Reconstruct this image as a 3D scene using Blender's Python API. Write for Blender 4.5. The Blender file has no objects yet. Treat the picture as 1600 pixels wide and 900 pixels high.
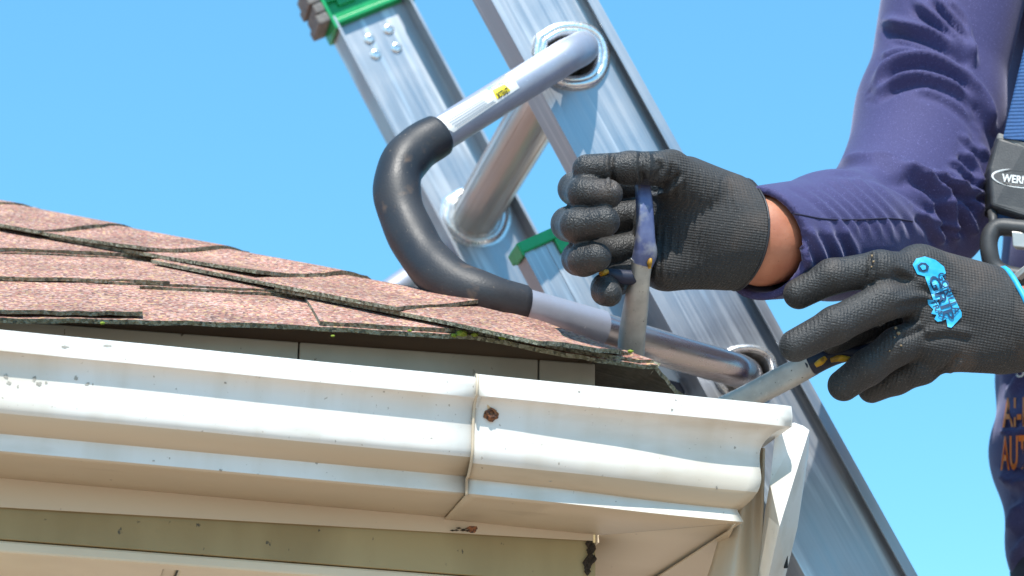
import bpy, bmesh, math, random
import numpy as np
from mathutils import Vector, Matrix
from mathutils.bvhtree import BVHTree

SC = bpy.context.scene
COL = SC.collection
random.seed(7)
rng = np.random.default_rng(11)

# ------------------------------------------------------------------ camera
YAW, ELEV, ROLL = map(math.radians, (12.0, 18.0, 0.8))
FPX = 3400.0                                   # focal length in pixels of a 1600 wide picture
_h = np.array([math.sin(YAW), math.cos(YAW), 0.0]); _z = np.array([0, 0, 1.0])
CF = math.cos(ELEV) * _h + math.sin(ELEV) * _z
CR = np.array([math.cos(YAW), -math.sin(YAW), 0.0])
CU = -math.sin(ELEV) * _h + math.cos(ELEV) * _z
CR, CU = CR * math.cos(ROLL) + CU * math.sin(ROLL), CU * math.cos(ROLL) - CR * math.sin(ROLL)
def ray(x, y): return CF + CR * ((x - 800) / FPX) + CU * ((450 - y) / FPX)
CAM = -ray(1230, 637) * 1.62                    # the outer gutter corner is the world origin
cam_d = bpy.data.cameras.new('camera'); cam = bpy.data.objects.new('camera', cam_d); COL.objects.link(cam)
cam.matrix_world = Matrix(((CR[0], CU[0], -CF[0], CAM[0]), (CR[1], CU[1], -CF[1], CAM[1]),
                           (CR[2], CU[2], -CF[2], CAM[2]), (0, 0, 0, 1)))
cam_d.lens = FPX / 1600 * 36; cam_d.sensor_width = 36; cam_d.clip_start = 0.05; cam_d.clip_end = 5000
cam_d.dof.use_dof = True; cam_d.dof.focus_distance = 1.66; cam_d.dof.aperture_fstop = 9.0
SC.camera = cam

# ------------------------------------------------------------------ light
SUN_DIR = Vector((-0.16, -0.56, 0.86)).normalized()       # towards the sun
SUN_EL = math.asin(SUN_DIR.z); SUN_AZ = math.atan2(SUN_DIR.x, SUN_DIR.y)
world = bpy.data.worlds.new('World'); SC.world = world; world.use_nodes = True
wn = world.node_tree.nodes; wl = world.node_tree.links
bg = wn['Background']
sky = wn.new('ShaderNodeTexSky'); sky.sky_type = 'NISHITA'; sky.sun_disc = False
sky.sun_elevation = SUN_EL; sky.sun_rotation = SUN_AZ
sky.altitude = 0; sky.air_density = 1.0; sky.dust_density = 0.3; sky.ozone_density = 2.5
tint = wn.new('ShaderNodeMix'); tint.data_type = 'RGBA'; tint.blend_type = 'MULTIPLY'
tint.inputs[0].default_value = 1.0; tint.inputs[7].default_value = (0.84, 1.34, 1.40, 1)
even = wn.new('ShaderNodeMix'); even.data_type = 'RGBA'; even.inputs[0].default_value = 0.5; even.inputs[7].default_value = (0.86, 3.10, 5.3, 1)
wl.new(sky.outputs[0], tint.inputs[6]); wl.new(tint.outputs[2], even.inputs[6]); wl.new(even.outputs[2], bg.inputs[0])
bg.inputs[1].default_value = 0.14
sl = bpy.data.lights.new('sun', 'SUN'); sl.energy = 4.2; sl.angle = math.radians(0.6); sl.color = (1.0, 0.955, 0.88)
sun = bpy.data.objects.new('sun', sl); COL.objects.link(sun)
sun.rotation_euler = SUN_DIR.to_track_quat('Z', 'Y').to_euler(); sun.location = (-3, -3, 7)
SC.view_settings.view_transform = 'Standard'; SC.view_settings.look = 'None'
SC.view_settings.exposure = 0.5; SC.view_settings.gamma = 1.0

# ------------------------------------------------------------------ helpers
def at(x, y, Y):
    r = ray(x, y); return CAM + r * ((Y - CAM[1]) / r[1])
def atd(x, y, d): return CAM + ray(x, y) * d
def project(P):
    v = np.asarray(P) - CAM; d = v @ CF
    return np.stack([800 + FPX * (v @ CR) / d, 450 - FPX * (v @ CU) / d, d], -1)
def empty(name, loc, label=None, cat=None, group=None, kind=None):
    o = bpy.data.objects.new(name, None); COL.objects.link(o); o.location = loc; o.empty_display_size = 0.05
    tag(o, label, cat, group, kind); return o
def tag(o, label=None, cat=None, group=None, kind=None):
    if label: o['label'] = label
    if cat: o['category'] = cat
    if group: o['group'] = group
    if kind: o['kind'] = kind
    return o
WORLD_LOC = {}
def mesh_obj(name, verts, faces, mats, parent=None, smooth=False, fmat=None):
    me = bpy.data.meshes.new(name)
    me.from_pydata([tuple(map(float, v)) for v in verts], [], [tuple(map(int, f)) for f in faces])
    if not isinstance(mats, (list, tuple)): mats = [mats]
    for m in mats: me.materials.append(m)
    if fmat is not None: me.polygons.foreach_set('material_index', np.asarray(fmat, dtype=np.int32))
    if smooth is True: me.polygons.foreach_set('use_smooth', np.ones(len(me.polygons), dtype=bool))
    me.update()
    o = bpy.data.objects.new(name, me); COL.objects.link(o)
    if smooth not in (True, False):
        me.polygons.foreach_set('use_smooth', np.ones(len(me.polygons), dtype=bool))
        me.set_sharp_from_angle(angle=math.radians(smooth))
    if parent is not None: attach(o, parent)
    return o
def wloc(o):
    p = Vector((0, 0, 0))
    while o is not None: p = p + o.location; o = o.parent
    return p
def attach(o, parent):            # mesh data stay in world coordinates; parents carry only locations
    o.parent = parent; o.location = -wloc(parent)
class MB:
    def __init__(s): s.v = []; s.f = []; s.m = []
    def add(s, verts, faces, m=0):
        b = len(s.v); s.v += [tuple(map(float, v)) for v in verts]
        s.f += [tuple(int(i) + b for i in f) for f in faces]; s.m += [m] * len(faces)
    def box(s, o, ax, ay, az, m=0):          # corner + three edge vectors
        o, ax, ay, az = map(np.asarray, (o, ax, ay, az))
        p = [o, o + ax, o + ax + ay, o + ay, o + az, o + ax + az, o + ax + ay + az, o + ay + az]
        fs = [(0, 3, 2, 1), (4, 5, 6, 7), (0, 1, 5, 4), (1, 2, 6, 5), (2, 3, 7, 6), (3, 0, 4, 7)]
        if np.dot(np.cross(ax, ay), az) < 0: fs = [f[::-1] for f in fs]
        s.add(p, fs, m)
    def build(s, name, mats, parent=None, smooth=False):
        return mesh_obj(name, s.v, s.f, mats, parent, smooth, s.m)
def bevel(o, w, seg=2, ang=35):
    md = o.modifiers.new('bevel', 'BEVEL'); md.width = w; md.segments = seg; md.limit_method = 'ANGLE'; md.angle_limit = math.radians(ang)
    return o
def catmull(P, n=8):
    P = np.asarray(P, float); Q = np.vstack([2 * P[0] - P[1], P, 2 * P[-1] - P[-2]]); out = []
    for i in range(1, len(Q) - 2):
        for k in range(n):
            t = k / n; a, b, c, d = Q[i - 1], Q[i], Q[i + 1], Q[i + 2]
            out.append(.5 * (2 * b + (c - a) * t + (2 * a - 5 * b + 4 * c - d) * t * t + (3 * b - a - 3 * c + d) * t ** 3))
    out.append(P[-1]); return np.array(out)
def tube(path, rad, seg=24, caps=True, sect=None, up=(0, 1, 0)):
    path = np.asarray(path, float); n = len(path)
    rad = np.broadcast_to(np.asarray(rad, float), (n,))
    T = np.gradient(path, axis=0); T /= np.linalg.norm(T, axis=1)[:, None]
    u = np.asarray(up, float); u = u - T[0] * (u @ T[0]); u /= np.linalg.norm(u)
    vs = []
    for i in range(n):
        u = u - T[i] * (u @ T[i]); u /= np.linalg.norm(u); w = np.cross(T[i], u)
        for k in range(seg):
            an = 2 * math.pi * k / seg
            if sect is None: c, s = math.cos(an), math.sin(an)
            else: c, s = sect[k]
            vs.append(path[i] + rad[i] * (c * u + s * w))
    fs = [(i * seg + k, i * seg + (k + 1) % seg, (i + 1) * seg + (k + 1) % seg, (i + 1) * seg + k) for i in range(n - 1) for k in range(seg)]
    if caps: fs += [tuple(range(seg))[::-1], tuple((n - 1) * seg + k for k in range(seg))]
    return vs, fs
def ease(t): t = np.clip(t, 0, 1); return t * t * (3 - 2 * t)

# ------------------------------------------------------------------ materials
def mat(name, col, rough=.6, metal=0.0, spec=0.5, col2=None, nscale=40, ndetail=4, nstretch=(1, 1, 1), nrot=(0, 0, 0), lo=.35, hi=.65,
        bump=0, bscale=200, bdist=.001, rough2=None, stains=(), extra=None):
    m = bpy.data.materials.new(name); m.use_nodes = True; nt = m.node_tree; N = nt.nodes; L = nt.links
    b = N['Principled BSDF']; b.inputs['Roughness'].default_value = rough; b.inputs['Metallic'].default_value = metal
    b.inputs['Specular IOR Level'].default_value = spec
    tc = N.new('ShaderNodeTexCoord'); cur = None
    b.inputs['Base Color'].default_value = (*col, 1)
    def noise(scale, detail, stretch=(1, 1, 1), rot=(0, 0, 0)):
        mp = N.new('ShaderNodeMapping'); mp.inputs['Rotation'].default_value = rot; mp.inputs['Scale'].default_value = stretch
        L.new(tc.outputs['Object'], mp.inputs[0]); n = N.new('ShaderNodeTexNoise'); n.inputs['Scale'].default_value = scale; n.inputs['Detail'].default_value = detail
        L.new(mp.outputs[0], n.inputs['Vector']); return n
    def ramp(src, lo, hi):
        r = N.new('ShaderNodeMapRange'); r.inputs[1].default_value = lo; r.inputs[2].default_value = hi; L.new(src, r.inputs[0]); return r.outputs[0]
    def mix(fac, A, B):
        x = N.new('ShaderNodeMix'); x.data_type = 'RGBA'; L.new(fac, x.inputs[0])
        for s, v in ((6, A), (7, B)):
            if isinstance(v, tuple): x.inputs[s].default_value = (*v, 1)
            else: L.new(v, x.inputs[s])
        return x.outputs[2]
    if col2:
        n = noise(nscale, ndetail, nstretch, nrot); fac = ramp(n.outputs[0], lo, hi); cur = mix(fac, col, col2)
        if rough2 is not None:
            r = N.new('ShaderNodeMapRange'); r.inputs[3].default_value = rough; r.inputs[4].default_value = rough2; L.new(fac, r.inputs[0]); L.new(r.outputs[0], b.inputs['Roughness'])
    for (sc, sl, sh, scol, stretch) in stains:
        n = noise(sc, 5, stretch); cur = mix(ramp(n.outputs[0], sl, sh), cur if cur is not None else col, scol)
    if cur is not None: L.new(cur, b.inputs['Base Color'])
    if bump:
        n = noise(bscale, 3, nstretch if isinstance(bump, str) else (1, 1, 1), nrot if isinstance(bump, str) else (0, 0, 0))
        bp = N.new('ShaderNodeBump'); bp.inputs['Strength'].default_value = float(bump); bp.inputs['Distance'].default_value = bdist
        L.new(n.outputs[0], bp.inputs['Height']); L.new(bp.outputs[0], b.inputs['Normal'])
    return m
M = {}
M['gutter'] = mat('white gutter enamel', (.78, .765, .72), .42, col2=(.66, .62, .54), nscale=26, nstretch=(1.6, .25, .25), lo=.48, hi=.85,
                  stains=((26, .60, .82, (.52, .48, .40), (.3, 1, 1)), (7, .52, .80, (.60, .53, .42), (.6, 1, 1)), (330, .68, .74, (.40, .36, .30), (1, 1, 1)), (200, .735, .775, (.16, .13, .10), (1, 1, 1))), bump=.35, bscale=22, bdist=.0015)
M['gutter_dirt_shade'] = mat('weathered gutter underside with painted shade', (.64, .54, .405), .5, col2=(.52, .42, .295), nscale=7, nstretch=(.25, 1, 1), lo=.4, hi=.7,
                  stains=((30, .66, .78, (.44, .35, .24), (.3, 1, 1)), (190, .735, .77, (.12, .09, .06), (1, 1, 1))), bump=.08, bscale=90)  # tan holds dirt plus the warm bounce and shade of downward faces
M['fascia'] = mat('old grey olive fascia paint', (.40, .32, .165), .65, col2=(.30, .23, .11), nscale=14, nstretch=(1, 1, .35), lo=.4, hi=.7,
                  stains=((160, .68, .73, (.08, .07, .05), (1, 1, .6)),), bump=.2, bscale=150)
M['fascia_lit'] = mat('weathered fascia paint lightened for bounce', (.45, .425, .36), .65, col2=(.36, .335, .275), nscale=14, nstretch=(1, 1, .35), lo=.4, hi=.7, stains=((160, .68, .73, (.12, .10, .08), (1, 1, .6)),), bump=.2, bscale=150)  # upper fascia: lighter copy of its paint, bounce light put into the colour
M['soffit'] = mat('cream vinyl soffit', (.74, .64, .47), .5, col2=(.66, .56, .41), nscale=10, lo=.4, hi=.7, bump=.08, bscale=50)
M['dark'] = mat('dark hole', (.012, .011, .010), .8)
M['crud'] = mat('black dirt in the seam', (.035, .025, .017), .9, bump=.6, bscale=400)
M['rust'] = mat('rusty screw', (.28, .10, .035), .8, col2=(.06, .03, .02), nscale=500, lo=.4, hi=.6, bump=.5, bscale=700)
M['wood'] = mat('roof boards', (.20, .15, .10), .8, col2=(.13, .09, .06), nscale=30, nstretch=(.1, 1, 1))
M['wall'] = mat('house wall siding', (.62, .55, .44), .6)
M['ground'] = mat('pale dry ground', (.42, .29, .225), .9, col2=(.33, .25, .17), nscale=1.2, lo=.35, hi=.65)
def granule(name, cols, edge=False):
    m = bpy.data.materials.new(name); m.use_nodes = True; nt = m.node_tree; N = nt.nodes; L = nt.links; b = N['Principled BSDF']
    b.inputs['Roughness'].default_value = .85; b.inputs['Specular IOR Level'].default_value = .25
    tc = N.new('ShaderNodeTexCoord'); v = N.new('ShaderNodeTexVoronoi'); v.inputs['Scale'].default_value = 430
    L.new(tc.outputs['Object'], v.inputs['Vector'])
    r = N.new('ShaderNodeValToRGB'); r.color_ramp.interpolation = 'CONSTANT'
    sep = N.new('ShaderNodeSeparateColor'); L.new(v.outputs['Color'], sep.inputs[0]); L.new(sep.outputs[0], r.inputs[0])
    els = r.color_ramp.elements
    while len(els) < len(cols): els.new(.5)
    for i, c in enumerate(cols): els[i].position = i / len(cols); els[i].color = (*c, 1)
    n = N.new('ShaderNodeTexNoise'); n.inputs['Scale'].default_value = 18; n.inputs['Detail'].default_value = 6; L.new(tc.outputs['Object'], n.inputs['Vector'])
    mr = N.new('ShaderNodeMapRange'); mr.inputs[1].default_value = .35; mr.inputs[2].default_value = .7; mr.inputs[3].default_value = .80; mr.inputs[4].default_value = 1.32; L.new(n.outputs[0], mr.inputs[0])
    mx = N.new('ShaderNodeMix'); mx.data_type = 'RGBA'; mx.blend_type = 'MULTIPLY'; mx.inputs[0].default_value = 1
    L.new(r.outputs[0], mx.inputs[6]); L.new(mr.outputs[0], mx.inputs[7]); L.new(mx.outputs[2], b.inputs['Base Color'])
    n2 = N.new('ShaderNodeTexNoise'); n2.inputs['Scale'].default_value = 420; n2.inputs['Detail'].default_value = 3; L.new(tc.outputs['Object'], n2.inputs['Vector'])
    bp = N.new('ShaderNodeBump'); bp.inputs['Strength'].default_value = 1.0; bp.inputs['Distance'].default_value = .0032
    L.new(n2.outputs[0], bp.inputs['Height']); L.new(bp.outputs[0], b.inputs['Normal'])
    return m
M['shingle'] = granule('red brown shingle granules', [(.44, .22, .165), (.37, .175, .13), (.49, .28, .225), (.19, .11, .09), (.57, .39, .33), (.42, .23, .185), (.49, .215, .165), (.62, .40, .22), (.28, .165, .14)])
M['shingle_edge'] = granule('weathered grey green shingle edge', [(.22, .22, .15), (.30, .30, .22), (.12, .12, .09), (.36, .36, .28), (.19, .18, .12), (.27, .26, .19)])
M['felt'] = mat('dark shingle underside', (.045, .042, .038), .9, col2=(.07, .065, .055), nscale=200, bump=.3, bscale=400)
M['moss'] = mat('moss', (.20, .30, .03), .95, col2=(.33, .40, .06), nscale=300, bump=.8, bscale=600, bdist=.002)

# ------------------------------------------------------------------ ground
g = mesh_obj('ground', [(-900, -900, -3.0), (900, -900, -3.0), (900, 900, -3.0), (-900, 900, -3.0)], [(0, 1, 2, 3)], M['ground'])
tag(g, 'pale dry ground around the house', kind='structure')
# ------------------------------------------------------------------ house eave
house = empty('house', (-0.117, 0.117, -3.0), 'corner of a house with red brown shingle hip roof and white gutter', 'house')
PITCH = 0.52; CP = 1 / math.hypot(1, PITCH); SP = PITCH * CP
YF = 0.117                   # fascia plane
EAVE, ZE = 0.078, 0.057      # shingle edge plan inset and height
XL = -2.4                    # how far the house goes to the left
YB = 2.6                     # ... and away along the return side
TILT = -0.030                # the gutter falls towards the corner
def gz(x, y): return TILT * x if y < 0.2 else 0.0

# K style gutter: (y inward, z) points from the hem at the back of the lip to the back of the bottom
PROF_A = [(.012, -.003), (.004, -.0005), (0, -.002), (-.0005, -.008), (0, -.0165), (.0045, -.0172), (.009, -.0195), (.0135, -.0245), (.0162, -.032), (.0172, -.039),
          (.017, -.046), (.0173, -.052), (.019, -.058), (.0225, -.0635), (.028, -.068), (.034, -.0705), (.0345, -.0835), (.036, -.0845), (.1145, -.0850)]
PROF_B = [(.012, -.001), (.003, .0015), (-.002, .000), (-.0025, -.008), (-.002, -.0160), (.003, -.0166), (.007, -.0190), (.0112, -.0250), (.0135, -.034), (.0143, -.042),
          (.014, -.050), (.0145, -.057), (.016, -.063), (.0195, -.068), (.025, -.0722), (.031, -.0735), (.0300, -.0855), (.032, -.0868), (.1140, -.0875)]
PROF_C = [(.012, -.001), (.003, .0015), (-.002, .000), (-.0025, -.008), (-.002, -.0160), (.003, -.0166), (.008, -.0190), (.0125, -.0240), (.0160, -.030), (.0172, -.038),
          (.0170, -.047), (.0165, -.056), (.0180, -.064), (.0215, -.0705), (.0265, -.0762), (.0310, -.0785), (.0275, -.0890), (.030, -.0900), (.1140, -.0890)]
def loft(rows, name, parent, thick=.0012, underside_from=12):
    rows = np.array(rows); n, k = rows.shape[:2]; v = rows.reshape(-1, 3); f = []; fm = []
    for i in range(n - 1):
        for j in range(k - 1):
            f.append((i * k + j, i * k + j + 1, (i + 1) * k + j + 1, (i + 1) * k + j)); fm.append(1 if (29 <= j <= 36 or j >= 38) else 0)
    o = mesh_obj(name, v, f, [M['gutter'], M['gutter_dirt_shade']], parent, 28, fm)
    md = o.modifiers.new('sheet', 'SOLIDIFY'); md.thickness = thick; md.offset = 0
    return o
def dense(P, n=3):
    P = np.array(P, float); head = P[:5]; mid = catmull(P[4:16], n)[1:]; return np.vstack([head, mid, P[16:]])
def shallow(P):
    return [(y * (.66 if z > -.057 and y > .002 else 1.0 if z < -.0690 else .66 + .34 * min(1, (-.057 - z) / .012) if y > .002 else 1.0), z) for (y, z) in P]
PROF_A, PROF_B, PROF_C = [[(y, z * .94) for y, z in P] for P in (shallow(PROF_A), [(.35 * a[0] + .65 * b[0], a[1]) for a, b in zip(PROF_B, shallow(PROF_B))], PROF_C)]
DA, DB, DC = dense(PROF_A), dense(PROF_B), dense(PROF_C)
XJ = -0.2365                                            # the lapped joint
rows = []
for i, x in enumerate(np.linspace(XJ + .004, XL, 60)):
    w = .0006 * np.sin(x * 9 + DA[:, 1] * 60) + .0004 * math.sin(x * 31)
    rows.append(np.stack([np.full(len(DA), x), DA[:, 0] + w * (DA[:, 0] < .03), DA[:, 1] - .03 * x], -1))
gut = loft(rows, 'gutter', house, underside_from=36)
gut['label'] = 'long white ogee gutter section'
rows = []
for t in np.linspace(0, 1, 24):
    pr = DB * (1 - ease(t * 1.0)) + DC * ease(t * 1.0)
    xe = -np.clip(pr[:, 0], -.003, 1)                       # mitre at 45 degrees
    x = (XJ - .0035 * (pr[:, 1] < -.08) * 0) + (xe - XJ) * t
    wv = .0007 * math.sin(t * 11) * np.sin(pr[:, 1] * 70)
    rows.append(np.stack([x, pr[:, 0] + wv, pr[:, 1] - .03 * x + .0005], -1))
cor = loft(rows, 'corner_piece', gut, underside_from=37); cor['label'] = 'white corner piece lapped over the gutter end'
# its raw left edge (a thin turned seam)
seam = [(XJ + .0005, p[0] - .0012, p[1] - .03 * XJ) for p in DB[1:-1]]
v, f = tube(seam, .0011, 8); mesh_obj('lap_seam', v, f, M['gutter_dirt_shade'], gut, True)
# return run along the other eave
rows = []
for t in np.linspace(0, 1, 40):
    pr = DC; y0 = np.clip(pr[:, 0], -.003, 1); y = y0 + (YB - y0) * t ** 2
    rows.append(np.stack([-pr[:, 0], y, pr[:, 1] + .03 * pr[:, 0] + .0006], -1))
loft(rows, 'return_gutter', gut, underside_from=30)
# gutter backs (inside, against the fascia)
mb = MB(); mb.box((XL, YF - .0035, -.085), (-XL - .12, 0, 0), (0, .0012, 0), (0, 0, .078)); mb.build('gutter_back', [M['gutter_dirt_shade']], gut)
mb = MB(); mb.box((-YF + .0023, .12, -.085), (.0012, 0, 0), (0, YB - .12, 0), (0, 0, .078)); mb.build('gutter_back', [M['gutter_dirt_shade']], gut)
# rusty screws, drip marks
def screw(px, py, Y, r, nrm, name='screw'):
    p = at(px, py, Y); vs, fs = [], []
    n = np.array(nrm, float); n /= np.linalg.norm(n); a = np.cross(n, (0, 0, 1)); a /= np.linalg.norm(a) if np.linalg.norm(a) > .01 else 1
    if np.linalg.norm(a) < .5: a = np.array((1., 0, 0))
    b = np.cross(n, a); k = 14
    for (rr, hh) in ((1.35, -.0004), (1.3, .0006), (.95, .0012), (.9, .0030), (.45, .0034), (.40, .0020)):
        for i in range(k):
            an = 2 * math.pi * i / k; q = 1 + .12 * math.sin(i * 2.3 + rr * 9)
            vs.append(p + (a * math.cos(an) + b * math.sin(an)) * r * rr * q + n * hh)
    fs = [(j * k + i, j * k + (i + 1) % k, (j + 1) * k + (i + 1) % k, (j + 1) * k + i) for j in range(5) for i in range(k)] + [tuple(5 * k + i for i in range(k))]
    o = mesh_obj(name, vs, fs, M['rust'], gut, 50); return o
def bvh_of(o):
    me = o.data; w = wloc(o); return BVHTree.FromPolygons([tuple(v.co + w) for v in me.vertices], [tuple(p.vertices) for p in me.polygons])
def hit(bvh, x, y, off=.0006):
    r = ray(x, y); r = r / np.linalg.norm(r); loc, n, i, d = bvh.ray_cast(Vector(CAM), Vector(r))
    return None if loc is None else np.array(loc) - r * off
GB, GC = bvh_of(gut), bvh_of(cor)
screw(767, 647, hit(GC, 767, 647, .0006)[1], .0042, (0, -1, .12))
screw(738, 825, hit(GC, 738, 825, .0006)[1] if hit(GC, 738, 825) is not None else .0935, .0030, (0, -.1, -1))
M['grime'] = mat('grey mildew grime', (.30, .28, .24), .8, col2=(.44, .42, .37), nscale=300)
M['rust_stain'] = mat('orange rust stain', (.62, .38, .17), .7, col2=(.70, .55, .36), nscale=250, lo=.35, hi=.6)
def blot(bvh, x, y, rx, ry, m, name='stain', off=.0009):
    P = [hit(bvh, x + rx * math.cos(t) * q, y + ry * math.sin(t) * q, off) for t, q in zip(np.linspace(0, 2 * math.pi, 13, endpoint=False), 1 + rng.normal(0, .28, 13))]
    c = hit(bvh, x, y, off)
    if c is None or any(p is None for p in P): return
    mesh_obj(name, P + [c], [(i, 13, (i + 1) % 13) for i in range(13)], m, gut)
for (x, y, rx, ry) in ((9, 588, 3, 4), (14, 598, 4, 3), (54, 592, 3, 4), (60, 600, 5, 3), (72, 598, 2, 2), (119, 591, 3, 3), (136, 600, 3, 2.5), (118, 684, 3.2, 2.6), (495, 724, 2, 1.6), (101, 542, 5, 2), (170, 540, 7, 2), (345, 735, 2.4, 2), (352, 598, 1.5, 1.5), (600, 612, 1.6, 1.2), (28, 604, 2, 3), (240, 720, 2, 1)): blot(GB, x, y, rx, ry, M['grime'])
for (x, y, rx, ry) in ((905, 612, 2, 1.5), (1148, 700, 2, 2), (860, 752, 3, 1), (1050, 640, 1.5, 1.5), (1120, 762, 1.5, 3), (1005, 590, 2, 1)): blot(GC, x, y, rx, ry, M['grime'])
blot(GC, 766, 646, 10, 11, M['rust_stain'], 'stain', .0007); blot(GC, 736, 823, 14, 6, M['rust_stain'], 'stain', .0007)
# bent sheet flap hanging at the outside of the corner
FP_ = [(1212, 677, .030), (1254, 667, .024), (1263, 673, .020), (1218, 822, .010), (1204, 756, .026), (1261, 711, .050), (1244, 824, .060), (1224, 905, .075),
       (1200, 905, .040), (1186, 905, .066), (1197, 802, .050), (1205, 1010, .100), (1178, 1010, .060), (1163, 1010, .080), (1240, 662, .060), (1215, 668, .050)]
FV = [at(*p) for p in FP_]
fo = mesh_obj('corner_flap', FV, [(0, 4, 3, 2, 1), (2, 3, 6, 5), (3, 8, 7, 6), (4, 10, 9, 8, 3), (7, 8, 12, 11), (8, 9, 13, 12), (0, 1, 14, 15), (1, 2, 5, 14)], M['gutter'], gut)
md = fo.modifiers.new('sheet', 'SOLIDIFY'); md.thickness = .0022; md.offset = 0
bevel(fo, .0012, 2, 15); fo['label'] = 'bent white sheet metal flap at the gutter corner'
def atz(x, y, Z): r_ = ray(x, y); return CAM + r_ * ((Z - CAM[2]) / r_[2])
ZP = -.0862
cpv = [atz(1149, 817, ZP), atz(1106, 905, ZP), atz(1062, 985, ZP), np.array((-.034, .42, ZP)), np.array((-.034, .045, ZP))]
cp = mesh_obj('corner_plate', cpv, [tuple(range(5))], M['gutter_dirt_shade'], gut); md = cp.modifiers.new('sheet', 'SOLIDIFY'); md.thickness = .0012
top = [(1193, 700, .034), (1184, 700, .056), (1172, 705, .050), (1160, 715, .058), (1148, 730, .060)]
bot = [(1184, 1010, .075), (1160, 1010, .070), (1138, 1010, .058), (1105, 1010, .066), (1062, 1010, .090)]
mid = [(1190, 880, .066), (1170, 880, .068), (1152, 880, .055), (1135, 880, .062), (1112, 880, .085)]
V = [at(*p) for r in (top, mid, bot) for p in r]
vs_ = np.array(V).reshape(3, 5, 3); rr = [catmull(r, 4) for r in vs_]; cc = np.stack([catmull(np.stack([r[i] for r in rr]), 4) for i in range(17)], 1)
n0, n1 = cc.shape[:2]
co = mesh_obj('corner_strip', cc.reshape(-1, 3), [(i * n1 + j, i * n1 + j + 1, (i + 1) * n1 + j + 1, (i + 1) * n1 + j) for i in range(n0 - 1) for j in range(n1 - 1)], M['gutter_dirt_shade'], gut, True)
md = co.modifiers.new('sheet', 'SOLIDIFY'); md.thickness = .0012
# small slot and dirt marks on the flap
q = at(1226, 880, .062)
mb = MB(); mb.box(q + np.array((-.0014, -.0035, -.004)), (.0028, 0, 0), (0, .003, 0), (0, 0, .009)); mb.build('slot', [M['dark']], gut)

# ---- fascia boards
fas = empty('fascia', (-YF, YF, 0)); attach(fas, house); fas.location = Vector((-YF, YF, 0)) - wloc(house)
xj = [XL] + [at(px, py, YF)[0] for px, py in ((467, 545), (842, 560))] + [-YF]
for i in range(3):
    mb = MB(); mb.box((xj[i] + .0006, YF, -.040), (xj[i + 1] - xj[i] - .0012, 0, 0), (0, .018, 0), (0, 0, .098)); bevel(mb.build('fascia_board', [M['fascia_lit']], fas), .0012)
for y0, y1 in ((YF + .0005, 1.2), (1.201, YB)):
    mb = MB(); mb.box((-YF - .018, y0 + .0185 if y0 < .2 else y0, -.118), (.018, 0, 0), (0, y1 - y0 - .019, 0), (0, 0, .172)); bevel(mb.build('fascia_board', [M['fascia']], fas), .0012)
def soff(x): return -.024 * (x + YF)                       # the eave board and the soffit rise a little to the left
mb = MB(); mb.add([(XL, YF + .001, -.118 + soff(XL)), (-YF, YF + .001, -.118), (-YF, YF + .001, -.041), (XL, YF + .001, -.041), (XL, YF + .018, -.118 + soff(XL)), (-YF, YF + .018, -.118), (-YF, YF + .018, -.041), (XL, YF + .018, -.041)],
       [(0, 1, 2, 3), (5, 4, 7, 6), (4, 5, 1, 0), (4, 0, 3, 7), (1, 5, 6, 2)]); mb.build('fascia_board', [M['fascia']], fas)
# dirt crammed in the corner joint and at the lap
mb = MB()
for k in range(26):
    t = rng.random(); p = at(925 - 9 * t + rng.normal(0, 2.0), 850 + 46 * t, YF - .0015) + rng.normal(0, .0006, 3); r = .0009 + .0018 * rng.random()
    for (dx, dy, dz) in ((0, 0, 0), (.001, 0, .001)):
        c = p + (dx, dy, dz); mb.add([c + (r, 0, 0), c - (r, 0, 0), c + (0, r * .7, 0), c - (0, r * .7, 0), c + (0, 0, r * 1.5), c - (0, 0, r * 1.5)],
               [(0, 2, 4), (2, 1, 4), (1, 3, 4), (3, 0, 4), (2, 0, 5), (1, 2, 5), (3, 1, 5), (0, 3, 5)])
for k in range(9):
    p = at(722 + rng.normal(0, 12), 826 + rng.normal(0, 1.2), .112) + (0, 0, -.0008); r = .0012
    mb.add([p + (2 * r, 0, 0), p - (2 * r, 0, 0), p + (0, r, 0), p - (0, r, 0), p + (0, 0, r * .6), p - (0, 0, r * .6)], [(0, 2, 4), (2, 1, 4), (1, 3, 4), (3, 0, 4), (2, 0, 5), (1, 2, 5), (3, 1, 5), (0, 3, 5)])
o = mb.build('dirt', [M['crud']], fas); o['kind'] = 'stuff'

# ---- soffit: trim strip, grooved panels, perforations
sof = empty('soffit', (-1.0, .3, -.12)); attach(sof, house); sof.location = Vector((-1, .3, -.12)) - wloc(house)
mb = MB(); mb.box((XL, YF + .004, -.1275), (-XL - YF - .004, 0, 0), (0, .020, 0), (0, 0, .009)); bevel(mb.build('trim_strip', [M['soffit']], sof), .002)
mb = MB(); mb.box((-YF - .024, .142, -.1275), (.020, 0, 0), (0, YB - .15, 0), (0, 0, .009)); bevel(mb.build('trim_strip', [M['soffit']], sof), .002)
x = -YF - .026; k = 0; PW = .150
while x > XL:
    w = min(PW, x - XL)
    mb = MB(); mb.box((x - w + .012, YF + .0245, -.1235), (w - .012, 0, 0), (0, .40, 0), (0, 0, .004))
    mb.box((x - w, YF + .0245, -.1185), (.012, 0, 0), (0, .40, 0), (0, 0, .004))
    bevel(mb.build('soffit_panel', [M['soffit']], sof), .0025, 3); x -= w; k += 1
y = YF + .43
while y < YB - .1:
    mb = MB(); mb.box((-YF - .43, y + .012, -.1235), (.404, 0, 0), (0, PW - .014, 0), (0, 0, .004)); bevel(mb.build('soffit_panel', [M['soffit']], sof), .0025, 2); y += PW
mb = MB()
c0 = at(528, 893, .17)
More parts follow.
